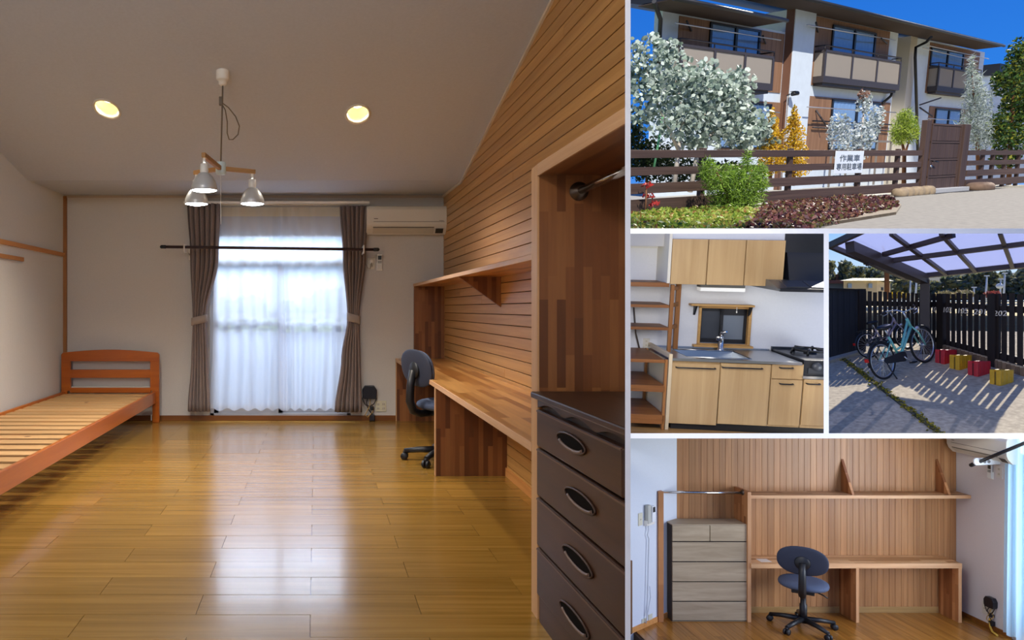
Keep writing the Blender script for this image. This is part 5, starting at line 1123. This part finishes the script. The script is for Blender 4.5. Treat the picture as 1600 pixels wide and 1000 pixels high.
plant('green_shrub', 'round yellow-green shrub left of the garden gate', 'shrub', (1412, 290), [(1412, 200, 17, 24), (1404, 212, 10, 16), (1424, 205, 11, 20), (1414, 182, 10, 12)], M_grn, 3400, 6.5, 'needle', [([(1412, 295), (1413, 240), (1408, 215)], [.12, .09, .04]), ([(1413, 245), (1422, 215)], [.07, .03])], M_brb, YN+1.2)
plant('silver_conifer', 'tall silver-grey conifer right of the garden gate', 'conifer', (1525, 300), [(1517, 110, 4, 26), (1522, 140, 12, 28), (1528, 165, 20, 30), (1522, 195, 22, 26), (1532, 215, 18, 22)], leafm('blue_silver_needles', ['#5d6a66', '#8e9b98', '#b6c0c2', '#7d8f6a']), 4200, 8, 'needle', [([(1530, 305), (1526, 200), (1518, 110)], [.14, .09, .03])], M_brb, YN+1.5)
plant('evergreen_tree', 'dark green tree with yellow tips at the right edge of the street view', 'tree', (1580, 300), [(1588, 90, 14, 30), (1575, 130, 22, 26), (1590, 170, 24, 34), (1565, 125, 14, 12), (1580, 215, 26, 30), (1560, 200, 16, 26), (1600, 120, 16, 60), (1570, 250, 20, 14)], M_dark, 6000, 6.5, 'leaf', [([(1575, 310), (1580, 200), (1588, 100)], [.16, .12, .05])], M_brb, YN+1.0)
yR = YN-1.0
plant('rosemary_bush', 'bushy green rosemary growing through the left part of the fence', 'shrub', (1140, 345), [(1130, 285, 26, 28), (1160, 290, 30, 34), (1105, 265, 10, 18), (1185, 280, 12, 28), (1150, 318, 34, 20), (1168, 250, 5, 18)], M_ros, 7000, 9, 'needle', [([(1140, 345), (1135, 300), (1120, 270)], [.05, .04, .03]), ([(1150, 345), (1165, 300), (1175, 265)], [.05, .04, .03])], M_brb, yR)
plant('hedge', 'dark hedge behind the left end of the plank fence', 'hedge', (1010, 300), [(985, 205, 16, 26), (992, 240, 20, 34), (1015, 250, 30, 34), (1065, 265, 36, 24), (1120, 270, 36, 20)], leafm('hedge_leaves', ['#101a0c', '#1c2a14', '#2c3c1c']), 5200, 7, 'leaf', [([(1010, 310), (1010, 240)], [.06, .04])], M_brb, yT+1.6)
def cover(name, label, poly, matl, n, s, h):
    """low leaf carpet over a ground polygon given in pixels"""
    P = [gx(*p) for p in poly]; x0, x1 = min(p.x for p in P), max(p.x for p in P); y0, y1 = min(p.y for p in P), max(p.y for p in P)
    def inside(x, y):
        r = False
        for a, b in zip(P, P[1:]+P[:1]):
            if (a.y > y) != (b.y > y) and x < (b.x-a.x)*(y-a.y)/(b.y-a.y)+a.x: r = not r
        return r
    mb = MB(); k = 0
    while k < n:
        x, y = random.uniform(x0, x1), random.uniform(y0, y1)
        if not inside(x, y): continue
        m = h*(.55+.45*math.sin(x*2.1)*math.cos(y*1.7)); clump(mb, (x, y, GZ+m*.55), (.14, .14, m*.5), 6, s, 'leaf'); k += 6
    t = Thing(name, label, 'ground cover', (sum(p.x for p in P)/len(P), sum(p.y for p in P)/len(P), GZ)); t.part('foliage', mb, matl, kind='stuff', keep_open=True)
cover('ground_cover', 'purple-brown leafy ground cover in front of the sign fence', [(1150, 362), (1200, 322), (1300, 313), (1392, 314), (1400, 326), (1335, 342), (1280, 355), (1240, 366)], M_pur, 15000, .17, .32)
cover('ground_cover', 'yellow-green ground cover in the left corner below the fence', [(975, 380), (980, 338), (1060, 332), (1150, 328), (1190, 335), (1150, 370), (1060, 385)], M_gc, 11000, .16, .34)
plant('red_leaved_shrub', 'small red-leaved shrub poking through the left fence end', 'shrub', (1010, 330), [(1010, 288, 6, 5), (1014, 306, 9, 4), (1022, 318, 6, 4)], M_redl, 70, 8, 'leaf', [([(1008, 345), (1010, 290)], [.03, .02])], M_brb, YN-.3)
FR = WORLD
# ================================================================ BICYCLE SHELTER (middle picture, right)
PLANES = panel_planes(x0=1291, y0=361, y1=681)
VR = Vector((math.sin(math.radians(39)), math.cos(math.radians(39)), 0)); VL = Vector((VR.y, -VR.x, 0))
G0, GK, R0 = -.506, .29, 13.5
def gp(px, py):                                                            # point of the sloping yard seen at a pixel
    d = ray(px, py); rho = d.dot(VR); t_ = (G0-GK*R0-EYE)/(d.z-GK*rho); return CAM+d*t_
gz = lambda P: G0+GK*(Vector(P).dot(VR)-R0)
gn = (Vector((0, 0, 1))-VR*GK).normalized()
M_yard = mat('yard_concrete', '#a39780', .95, noise=.32, nscale=16, bump=.35)
def yardgrid(s_, v_):
    P = VR*(11.2+v_*6.8)+VL*(-4.5+s_*9); P.z = gz(P); return P
one('ground_yard', MB().grid(yardgrid, 10, 10), M_yard, kind='structure', base=gp(1443, 600))
# mossy joint
a, b = gp(1311, 556), gp(1490, 694); mb = MB()
a.z += .004; b.z += .004
mb.beam(a, b, .07, .02, gn); one('yard_joint', mb, mat('joint_dark', '#3d3a24', .95, noise=.4, nscale=20), kind='structure')
mb = MB()
for k in range(420):
    f = random.random(); P = a+(b-a)*f+VL*random.gauss(0, .035); clump(mb, P+Vector((0, 0, .01)), (.02, .02, .008), 2, .045)
o = one('moss', mb, leafm('moss_leaves', ['#5a5a12', '#8f8a1c', '#b09a2a', '#4a4a14']), 'yellow-green moss growing along the joint in the yard', 'moss', kind='stuff', keep_open=True)
# fences
UP = Vector((0, 0, 1))
def vframe(A, B):
    x = Vector((B.x-A.x, B.y-A.y, 0)).normalized(); return Frame(A, x, UP.cross(x), UP)
K0, K1 = gp(1456, 543), gp(1600, 586); L0 = gp(1344, 549); C0 = gp(1280, 566)
M_pk = wood('picket_dark', '#15100f', '#2a201c', 'z', .7, vary=.2, scale=3); M_pkx = wood('picket_rail', '#15100f', '#261d1a', 'x', .7, scale=3)
TOPZ = lambda P: EYE-(459-CY)/F*P.y
FRt = vframe(K0, K1); FR = FRt; Lr = Vector((K1.x-K0.x, K1.y-K0.y, 0)).length
zb_ = lambda x: (K1.z-K0.z)/Lr*x                                           # slope of the ground along the fence
zt0 = TOPZ(K0)-K0.z; zt1 = TOPZ(K1)-K0.z
ztop_ = lambda x: zt0+(zt1-zt0)*x/Lr
t = Thing('picket_fence', 'dark picket fence with painted bay numbers behind the parking blocks', 'fence', (0, 0, 0), 'picket fences')
px_list = []; p = 1451.0; w = 6.6
while p < 1606:
    px_list.append((p, p+w*.66)); p += w; w *= 1.047
for a_, b_ in px_list:
    xa, xb = FRt.xz(a_, 500, 0)[0], FRt.xz(b_, 500, 0)[0]; zl = zb_((xa+xb)/2)
    t.part('picket', MB().box(xa, xb, -.012, 0, zl+.12, ztop_((xa+xb)/2)+random.uniform(-.015, .015)), M_pk)
for f, hh in ((.80, .05), (.52, .0), (.16, .05)):
    if not hh: continue
    t.part('rail', MB().beam((-.05, .03, zb_(0)+(ztop_(0)-zb_(0))*f), (Lr, .03, zb_(Lr)+(ztop_(Lr)-zb_(Lr))*f), .05, .10), M_pkx)
for pp in (1472, 1553): xx = FRt.xz(pp, 500, 0)[0]; t.part('post', MB().box(xx-.06, xx+.06, -.05, .06, zb_(xx)-.05, ztop_(xx)), M_pk)
for txt, pp, yy, wpx in (('102', 1461, 484, 10), ('103', 1480, 484.5, 12), ('105', 1504, 486, 14), ('201', 1532, 487.5, 18), ('202', 1563, 490, 21)):
    c = FRt.hit(pp, yy, 1, -.035); k = c and (FRt.M @ c).y/F
    mb = text_mb(txt, 1, .003); xs = [v.x for v in mb.v]; w0 = max(xs)-min(xs); xa = FRt.xz(pp-wpx/2, yy, -.035)[0]; xb = FRt.xz(pp+wpx/2, yy, -.035)[0]
    mb.xf(Matrix.Diagonal(((xb-xa)/w0, 1, 8.2*k/.7, 1))); mb.xf(Matrix(((1, 0, .15, 0), (0, 1, 0, 0), (0, 0, 1, 0), (0, 0, 0, 1))))
    t.part('number', mb.xf(Matrix.Translation(c)), mat('number_paint', '#c9c4ba', .8), keep_open=True)
# kerb of small upright blocks under the fence
o = one('trim_kerb', MB().add([(-.1, -.02, -.05), (Lr, -.02, zb_(Lr)-.05), (Lr, .12, zb_(Lr)-.05), (-.1, .12, -.05), (-.1, -.02, .10), (Lr, -.02, zb_(Lr)+.10), (Lr, .12, zb_(Lr)+.10), (-.1, .12, .10)], [(0, 3, 2, 1), (4, 5, 6, 7), (0, 1, 5, 4), (1, 2, 6, 5), (2, 3, 7, 6), (3, 0, 4, 7)]), mat('kerb_mortar', '#4f463c', .95), kind='structure', base=(0, 0, 0))
x = -.1
while x < Lr: piece('block', MB().box(x+.004, x+.066, -.05, -.01, zb_(x)-.04, zb_(x)+.105), wood('kerb_block', '#6a5644', '#8a745c', 'z', .9, vary=.25), o, bevel=.004); x += .07
one('trim_kerb_top', MB().beam((-.1, .04, .115), (Lr, .04, zb_(Lr)+.115), .16, .03), mat('kerb_cap', '#b8a688', .9), kind='structure')
# left picket run and solid panel
FLf = vframe(L0, K0); FR = FLf; Ll = Vector((K0.x-L0.x, K0.y-L0.y, 0)).length
t = Thing('picket_fence', 'dark picket fence behind the two bicycles', 'fence', (0, 0, 0), 'picket fences')
zl_ = lambda x: (K0.z-L0.z)/Ll*x
zt2 = EYE-(455-CY)/F*L0.y-L0.z; zt3 = TOPZ(K0)-L0.z
p = 1347.0; w = 8.6
while p < 1450:
    xa, xb = FLf.xz(p, 480, 0)[0], FLf.xz(p+w*.7, 480, 0)[0]; m = (xa+xb)/2
    t.part('picket', MB().box(xa, xb, -.025, 0, zl_(m)+.1, zt2+(zt3-zt2)*m/Ll+random.uniform(-.012, .012)), M_pk); p += w; w *= .972
for f in (.80, .16): t.part('rail', MB().beam((-.05, .03, zt2*f), (Ll, .03, zl_(Ll)+(zt3-zl_(Ll))*f), .05, .09), M_pkx)
FCf = vframe(C0, L0); FR = FCf; Lc = Vector((L0.x-C0.x, L0.y-C0.y, 0)).length; zc1 = EYE-(452-CY)/F*C0.y-C0.z; zc2 = EYE-(454-CY)/F*L0.y-C0.z
t = Thing('solid_fence', 'solid dark board fence at the left of the bicycle shelter', 'fence', (0, 0, 0))
nb = 7
for k in range(nb):
    a_ = Lc*k/nb; b_ = Lc*(k+1)/nb-.006; t.part('board', MB().box(a_, b_, -.03, 0, (L0.z-C0.z)*k/nb+.02, zc1+(zc2-zc1)*k/nb), wood('solid_board', '#1d1f24', '#2b2d33', 'z', .8, vary=.08, scale=2))
t.part('post', MB().box(Lc-.08, Lc+.06, -.06, .04, L0.z-C0.z-.05, zc2+.03), M_pk)
t.part('cap_rail', MB().beam((0, -.015, zc1+.01), (Lc, -.015, zc2+.01), .08, .03), M_pkx)
FR = WORLD
one('kerb_strip', MB().beam(gp(1285, 567)+gn*.02, gp(1343, 551)+gn*.02, .16, .06, gn), mat('kerb_strip', '#9a968a', .9, noise=.1), kind='structure')
# shelter roof
A, B, C = at(1415, 433, 13.4), at(1600, 414, 12.4), at(1297, 384, 12.0); pn = (B-A).cross(C-A).normalized()
if pn.z < 0: pn = -pn
def ch(px, py, off=0):
    d = ray(px, py); return CAM+d*((A-CAM).dot(pn)/d.dot(pn))+pn*off
M_st = mat('shelter_brown', '#2a2024', .5); M_poly = sheer('polycarbonate', '#c3c6dc', .5, .75, '#d4d8ee')
t = Thing('bicycle_shelter', 'dark cantilevered bicycle shelter with a translucent panelled roof', 'shelter', gp(1444, 545))
def rb(nm, p, q_, w, h, off=0): t.part(nm, MB().beam(ch(*p, off), ch(*q_, off), w, h, pn), M_st)
rb('edge_beam', (1296, 384), (1416, 434), .06, .08); rb('edge_beam', (1414, 433.5), (1640, 410), .07, .09); rb('edge_beam', (1296, 384), (1350, 359), .07, .09)
t.part('main_beam', MB().beam(ch(1327, 376, -.1), ch(1444, 428, -.1), .12, .17, pn), M_st)
for p, q_ in (((1380, 394), (1490, 363)), ((1352, 408.5), (1640, 372)), ((1352, 401), (1366, 396))):
    if p[0] != q_[0] and abs(p[0]-q_[0]) > 20: rb('purlin', p, q_, .06, .07, -.04)
for p, q_ in (((1392, 363), (1478, 426.5)), ((1470, 363), (1524, 422)), ((1562, 362), (1582, 416)), ((1344, 390), (1352, 409))): rb('rafter', p, q_, .05, .06, -.02)
quad = [ch(1297, 384, .03), ch(1415, 433, .03), ch(1640, 410, .03), ch(1640, 340, .03), ch(1395, 340, .03)]
panels = [[(1297, 384), (1415, 433), (1444, 430), (1327, 371)], [(1327, 371), (1444, 430), (1478, 427), (1392, 364), (1350, 359)], [(1392, 364), (1478, 427), (1524, 422), (1471, 363)], [(1471, 363), (1524, 422), (1582, 416), (1562, 362)], [(1562, 362), (1582, 416), (1640, 410), (1640, 355)]]
for P in panels:
    v = [ch(*p, .03) for p in P]; n_ = len(v); t.part('roof_panel', MB().add(v+[w_+pn*.006 for w_ in v], [tuple(range(n_)), tuple(range(2*n_-1, n_-1, -1))]+[(i, i+n_, (i+1) % n_+n_, (i+1) % n_) for i in range(n_)]), M_poly)
g = gp(1444, 545); tp = ch(1444, 428, -.1); t.part('post', MB().beam(Vector((tp.x, tp.y, g.z-.1)), tp, .13, .16, VR), M_st)
# parking blocks
def park_block(px, py, label, col):
    P = gp(px, py); fx = (K0-L0); fx.z = 0; d = Vector((K1.x-K0.x, K1.y-K0.y, 0)).normalized(); nrm_ = Vector((-d.y, d.x, 0))
    e = (VL*.62+VR*.78).normalized(); f = Vector((-e.y, e.x, 0))
    M = Matrix(((e.x, f.x, 0, P.x), (e.y, f.y, 0, P.y), (0, 0, 1, P.z), (0, 0, 0, 1)))
    t = Thing('parking_block', label, 'parking block', (0, 0, 0), 'coloured bicycle parking blocks', M=M); m = mat('block_'+col, {'red': '#b3202c', 'yellow': '#c79a18'}[col], .5, noise=.12, nscale=20); dk = mat('block_dark_'+col, {'red': '#5a1018', 'yellow': '#6a520e'}[col], .7)
    h = .20
    for s_ in (-1, 1):
        b = t.part('half', MB().box(-.13, .13, s_*.045-.032, s_*.045+.032, -.04, h), m, bevel=.008)
        for k in (-1, 0, 1): t.part('slot', MB().box(k*.08-.024, k*.08+.024, s_*.045-.018, s_*.045+.018, h-.005, h+.002), dk, b)
    t.part('web', MB().box(-.12, .12, -.02, .02, -.04, h-.03), dk)
    for k in (-1, 0, 1): t.part('rib', MB().box(k*.08-.006, k*.08+.006, -.082, -.076, 0, h-.02), m)
park_block(1478, 565, 'red parking block nearest the bicycles, first in the row', 'red'); park_block(1501, 574, 'yellow parking block between the two red ones', 'yellow')
park_block(1530, 584, 'red parking block between the two yellow ones', 'red'); park_block(1565, 598, 'yellow parking block at the right end of the row', 'yellow')
# bicycles
def bicycle(label, pr, pf, col, acc, dark, lean=0.0, k=None):
    Pr, Pf = gp(*pr), gp(*pf); X = (Pf-Pr).normalized(); Z = (UP-X*UP.dot(X)).normalized(); Y = Z.cross(X)
    Z = (Z+Y*lean).normalized(); Y = Z.cross(X); wb = (Pf-Pr).length; k = k or wb/1.06
    M = Matrix(((X.x, Y.x, Z.x, Pr.x), (X.y, Y.y, Z.y, Pr.y), (X.z, Y.z, Z.z, Pr.z), (0, 0, 0, 1)))
    t = Thing('bicycle', label, 'bicycle', (0, 0, 0), 'parked bicycles', M=M); sc = Matrix.Scale(k, 4)
    fm = mat('paint_'+col, col, .35, coat=.4); tire = mat('tyre', '#121214', .8); steel = mat('spoke_steel', '#c6c8cc', .3, .85); am = mat('acc_'+acc, acc, .5); wbk = wb/k
    P = lambda nm, mb, m, par=None, **kw: t.part(nm, mb.xf(sc), m, par, **kw)
    R_ = .315
    def wheel(x, nm):
        c = Vector((x, 0, R_)); cir = lambda r, n=36: [c+Vector((r*math.cos(2*math.pi*i/n), 0, r*math.sin(2*math.pi*i/n))) for i in range(n)]
        w = P(nm, MB().tube(cir(R_-.018), .018, 8, closed=True), tire)
        P('rim', MB().tube(cir(R_-.042), .011, 6, closed=True), steel, w)
        sp_ = MB()
        for i in range(24):
            a_ = 2*math.pi*i/24; s_ = (-1)**i; sp_.tube([c+Vector((.02*math.cos(a_+.8*s_), .025*s_, .02*math.sin(a_+.8*s_))), c+Vector(((R_-.045)*math.cos(a_), 0, (R_-.045)*math.sin(a_)))], .0022, 4, caps=False)
        P('spokes', sp_, steel, w, kind='stuff'); P('hub', MB().tube([c+Vector((0, -.045, 0)), c+Vector((0, .045, 0))], .022, 10), steel, w)
        P('fender', MB().tube([c+Vector(((R_+.022)*math.cos(a_), 0, (R_+.022)*math.sin(a_))) for a_ in [math.radians(v) for v in (range(20, 200, 15) if x == 0 else range(35, 150, 15))]], .013, 6), am, w)
    wheel(0, 'rear_wheel'); wheel(wbk, 'front_wheel')
    bb = Vector((.43, 0, .27)); st = Vector((.30, 0, .66)); hd_ = Vector((wbk-.20, 0, .80)); hb = Vector((wbk-.165, 0, .68))
    P('frame', MB().tube([hb, bb+Vector((.05, 0, .03)), bb], .023, 10).tube([hd_, Vector((.55, 0, .42)), Vector((.38, 0, .40))], .019, 10).tube([bb, st], .019, 10).tube([hd_+Vector((-.01, 0, .04)), hb], .024, 10)
      .tube([bb+Vector((0, .03, 0)), Vector((0, .055, R_))], .012, 8).tube([bb+Vector((0, -.03, 0)), Vector((0, -.055, R_))], .012, 8).tube([st-Vector((0, -.02, .08)), Vector((0, .055, R_))], .010, 8).tube([st-Vector((0, .02, .08)), Vector((0, -.055, R_))], .010, 8), fm)
    for s_ in (-1, 1): P('fork_blade', MB().tube([hb+Vector((0, s_*.02, 0)), Vector((wbk-.09, s_*.05, .55)), Vector((wbk, s_*.05, R_))], .013, 8), fm)
    sp0 = P('seat_post', MB().tube([st, st+Vector((-.035, 0, .14))], .013, 8), steel)
    P('saddle', ellipsoid_pad((.26, 0, .835), (.135, .085, .04), Matrix.Identity(4)), dark)
    hs = hd_+Vector((-.045, 0, .16)); P('stem', MB().tube([hd_, hs], .013, 8), steel)
    hbp = [hs+Vector((-.16, -.27, .02)), hs+Vector((-.04, -.25, .05)), hs+Vector((.04, -.14, .04)), hs+Vector((.02, 0, 0)), hs+Vector((.04, .14, .04)), hs+Vector((-.04, .25, .05)), hs+Vector((-.16, .27, .02))]
    hb_ = P('handlebar', MB().tube(hbp, .012, 8), steel)
    for e_, f_ in ((0, 1), (6, 5)): P('grip', MB().tube([hbp[e_], hbp[e_]+(hbp[f_]-hbp[e_])*.8], .018, 8), dark, hb_)
    for e_ in (1, 5): P('brake_lever', MB().tube([hbp[e_], hbp[e_]+Vector((.02, 0, -.05)), hbp[e_]+Vector((-.10, 0, -.06))], .006, 6), steel, hb_)
    rk = P('rear_rack', MB().tube([(-.18, -.06, .69), (.22, -.06, .70), (.22, .06, .70), (-.18, .06, .69)], .009, 6, closed=True), dark)
    for xx in (-.08, .02, .12): P('rack_bar', MB().tube([(xx, -.06, .693), (xx, .06, .693)], .007, 6), dark, rk)
    for s_ in (-1, 1): P('rack_strut', MB().tube([(-.12, s_*.06, .69), (0, s_*.06, R_)], .007, 6), dark, rk)
    P('reflector', MB().box(-.36, -.345, -.03, .03, .38, .44), mat('reflector_red', '#c01818', .3, emit=None))
    cr = P('chainring', MB().lathe([(.03, -.004), (.085, -.004), (.085, .004), (.03, .004)], bb+Vector((0, -.055, 0)), (0, 1, 0), 24), dark)
    P('chain_guard', MB().prism([(.43, .36), (.5, .33), (.51, .24), (.44, .185), (0, R_-.05), (-.04, R_), (0, R_+.05)], 'y', -.075, -.062), dark)
    for s_, a_ in ((-1, -.9), (1, 2.24)):
        q_ = bb+Vector((.16*math.cos(a_), s_*.085, .16*math.sin(a_))); c_ = P('crank', MB().tube([bb+Vector((0, s_*.08, 0)), q_], .011, 6), steel); P('pedal', MB().box(q_.x-.045, q_.x+.045, q_.y+s_*.05-.04, q_.y+s_*.05+.04, q_.z-.012, q_.z+.012), dark, c_, bevel=.004)
    P('kickstand', MB().tube([(.0, -.06, R_), (-.02, -.12, .15), (-.05, -.20, .01)], .011, 6), dark)
    P('head_lamp', MB().lathe([(.0, .05), (.035, .05), (.04, .02), (.02, -.04), (0, -.04)], (wbk-.06, 0, .62), (1, 0, 0), 14), steel)
    for s_ in (-1, 1): P('brake_cable', MB().tube([hbp[1 if s_ < 0 else 5], hs+Vector((.14, s_*.1, .10)), hs+Vector((.12, 0, -.08)), hd_], .005, 5), dark)
    return t
DKP = mat('bike_black', '#101014', .5)
bicycle('mint green city bicycle with a rear rack, parked in front', (1386, 592), (1449, 566), '#6fb8ac', '#16171b', DKP, .10)
bicycle('dark city bicycle with a pale frame, parked against the picket fence', (1361, 559), (1420, 545), '#a79aa4', '#1c2a36', DKP, .08)
# beyond the fence: field, house, poles, wooded hill
M_field = mat('dry_field', '#c2b48e', .95, noise=.2, nscale=1.2)
def fg(s_, v_):
    P = VR*(18.2+v_*150)+VL*(-2-v_*90+s_*(8+v_*150)); P.z = .30+v_*2.1; return P
one('ground_field', MB().grid(fg, 4, 6), M_field, kind='structure', base=(18, 20, .3))
M_hill = leafm('wooded_hill', ['#4a5a64', '#5d6c6a', '#83875f', '#958f62', '#62734e'], trans=.35)
hb2 = [(1288, 408, 22), (1308, 404, 20), (1328, 408, 20), (1350, 412, 22), (1372, 415, 22), (1395, 425, 22), (1418, 430, 24), (1445, 435, 24), (1470, 430, 26), (1498, 426, 26), (1525, 424, 26), (1552, 420, 28), (1580, 416, 28), (1606, 412, 28)]
names = ['leftmost', 'second', 'third', 'fourth', 'fifth', 'sixth', 'seventh', 'eighth', 'ninth', 'tenth', 'eleventh', 'twelfth', 'thirteenth', 'rightmost']
def hillf(s_, v_):
    P = VR*(150+v_*30)+VL*(-80+s_*160); P.z = 2.4+v_*5; return P
one('ground_hill', MB().grid(hillf, 6, 4), mat('hill_soil', '#2b322c', .95, noise=.3, nscale=.8), kind='structure', base=(28, 35, 1.2))
for (px, top, w), nm in zip(hb2, names):
    Yd = 118-abs(px-1440)*.03; p = at(px, 466, Yd); h = (466-top)/F*Yd; wm = w/F*Yd*1.2
    t = Thing('hill_tree', f'{nm} of the dark trees on the wooded hill behind the shelter, counted from the left', 'tree', p, 'trees on the wooded hill'); mb = MB()
    for q_ in range(9): clump(mb, p+Vector((random.uniform(-.5, .5)*wm, random.uniform(-.5, .5)*wm, h*random.uniform(.12, .84))), (wm*.34, wm*.34, h*.17), 120, .9, 'leaf')
    t.part('crown', mb, M_hill, kind='stuff', keep_open=True); t.part('trunk', MB().tube([p-Vector((0, 0, .3)), p+Vector((0, 0, h*.6))], [.4, .2], 6), M_brb)
# cream house beyond the left fence
Yh = 100.0
def hp(px, py, Y=Yh): return at(px, py, Y)
t = Thing('cottage', 'cream house with a pale roof beyond the left picket fence', 'house', hp(1345, 462)); M_cr = mat('house_cream', '#d2bf96', .8); 
zb0 = hp(1345, 466).z; ze = hp(1345, 438.5).z; zr = hp(1345, 431.5).z
fr = [hp(1318, 440), hp(1370, 440), hp(1391, 440, Yh+12)]
bk = hp(1330, 440, Yh+12)
t.part('wall', MB().prism([fr[0][:2], fr[1][:2], fr[2][:2], bk[:2]], 'z', zb0-2, ze), M_cr)
d1 = (fr[2]-fr[1]); rm = lambda p: p+d1*.5
r0, r1 = fr[0].copy(), fr[1].copy(); r0.z = r1.z = ze
mb = MB().add([r0+Vector((-1, -.8, -.02)), r1+Vector((.4, -.8, -.02)), Vector((*(r1+d1*.55)[:2], zr)), Vector((*(r0+d1*.55)[:2], zr)), r1+d1+Vector((.8, .4, -.02)), r0+d1+Vector((-.8, .4, -.02))], [(0, 1, 2, 3), (3, 2, 4, 5), (1, 4, 2), (0, 3, 5), (0, 5, 4, 1)])
t.part('roof', mb, mat('roof_cream', '#d8d6b8', .6))
for a_, b_ in ((1325, 1331), (1357, 1363)):
    w = t.part('window', MB().add([hp(a_, 443, Yh-.2), hp(b_, 443, Yh-.2), hp(b_, 450, Yh-.2), hp(a_, 450, Yh-.2), hp(a_, 443, Yh), hp(b_, 443, Yh), hp(b_, 450, Yh), hp(a_, 450, Yh)], [(0, 1, 2, 3), (7, 6, 5, 4), (0, 4, 5, 1), (1, 5, 6, 2), (2, 6, 7, 3), (3, 7, 4, 0)]), mat('far_window', '#8fa2b4', .3))
t.part('door', MB().add([hp(1377, 449, Yh+3.4), hp(1380, 449, Yh+5), hp(1380, 454, Yh+5), hp(1377, 454, Yh+3.4)], [(0, 1, 2, 3)]), M_frm, solid=.05)
p = hp(1300, 448, 108); t = Thing('shed', 'low shed with a reddish roof left of the cream house', 'shed', hp(1300, 462, 108))
t.part('wall', MB().prism([hp(1286, 450, 108)[:2], hp(1317, 450, 108)[:2], hp(1317, 450, 114)[:2], hp(1286, 450, 114)[:2]], 'z', zb0-2, hp(1300, 443, 108).z), mat('shed_wall', '#7f8a94', .8))
t.part('roof', MB().prism([hp(1284, 450, 107)[:2], hp(1319, 450, 107)[:2], hp(1319, 450, 115)[:2], hp(1284, 450, 115)[:2]], 'z', hp(1300, 443, 108).z, hp(1300, 438, 108).z), mat('shed_roof', '#7a4a3c', .8))
for px, top, lab in ((1422, 436, 'thin pale pole right of the dead trunk'), (1431, 436, 'thin pale pole nearest the shelter post'), (1521, 449, 'short white pole behind the numbered fence'), (1541, 431, 'tall leaning white utility pole behind the numbered fence'), (1563, 436, 'white utility pole with fittings near the right edge'), (1569, 427, 'tall grey utility pole at the right edge of the shelter view')):
    a_, b_ = at(px-1.5, 475, 104), at(px+1, top, 104)
    t = Thing('utility_pole', lab, 'pole', a_, 'poles beyond the shelter fence'); t.part('shaft', MB().tube([a_-Vector((0, 0, .4)), b_], [.14, .09], 6), mat('pole_white', '#b9c4cc', .6)); t.part('cap', MB().box(b_.x-.2, b_.x+.2, b_.y-.2, b_.y+.2, b_.z-.08, b_.z+.08), MATS['pole_white'])
    if px == 1563: t.part('fitting', MB().ell(at(px-1, 447, 104), (.45, .4, .36), 10, 6), MATS['pole_white'])
p = at(1386, 462, 96); t = Thing('dead_trunk', 'brown bare tree trunk standing behind the left picket fence', 'trunk', p); t.part('trunk', MB().tube([p-Vector((0, 0, .5)), at(1385.5, 420, 96), at(1384, 400, 96)], [.3, .24, .2], 8), M_brb); t.part('branch', MB().tube([at(1385, 404, 96), at(1379, 384, 96)], [.16, .08], 6), M_brb)
for px, top, w, cols, lab in ((1406, 457, 12, ['#8a7a14', '#c9a81c', '#d8c034'], 'yellow flowering bush behind the left picket fence'), (1477, 455, 12, ['#8a8258', '#b4aa7a', '#9a8a6a'], 'beige bush right of the shelter post'), (1507, 453, 13, ['#7a7a52', '#a29a74', '#86755a'], 'olive bush behind the middle of the numbered fence'), (1551, 455, 10, ['#8a3c34', '#a8584c', '#7a4a40'], 'reddish bush behind the right half of the numbered fence')):
    p = at(px, 466, 98); k = 98/F; t = Thing('bush', lab, 'bush', p, 'bushes beyond the shelter fence'); mb = MB()
    clump(mb, at(px, (top+466)/2, 98), (w*k, w*k, (466-top)/2*k), 260, .5, 'leaf'); t.part('foliage', mb, leafm('bush_'+cols[0], cols), kind='stuff', keep_open=True); t.part('stem', MB().tube([p-Vector((0, 0, .2)), p+Vector((0, 0, .4))], .1, 6), M_brb)
PLANES = []
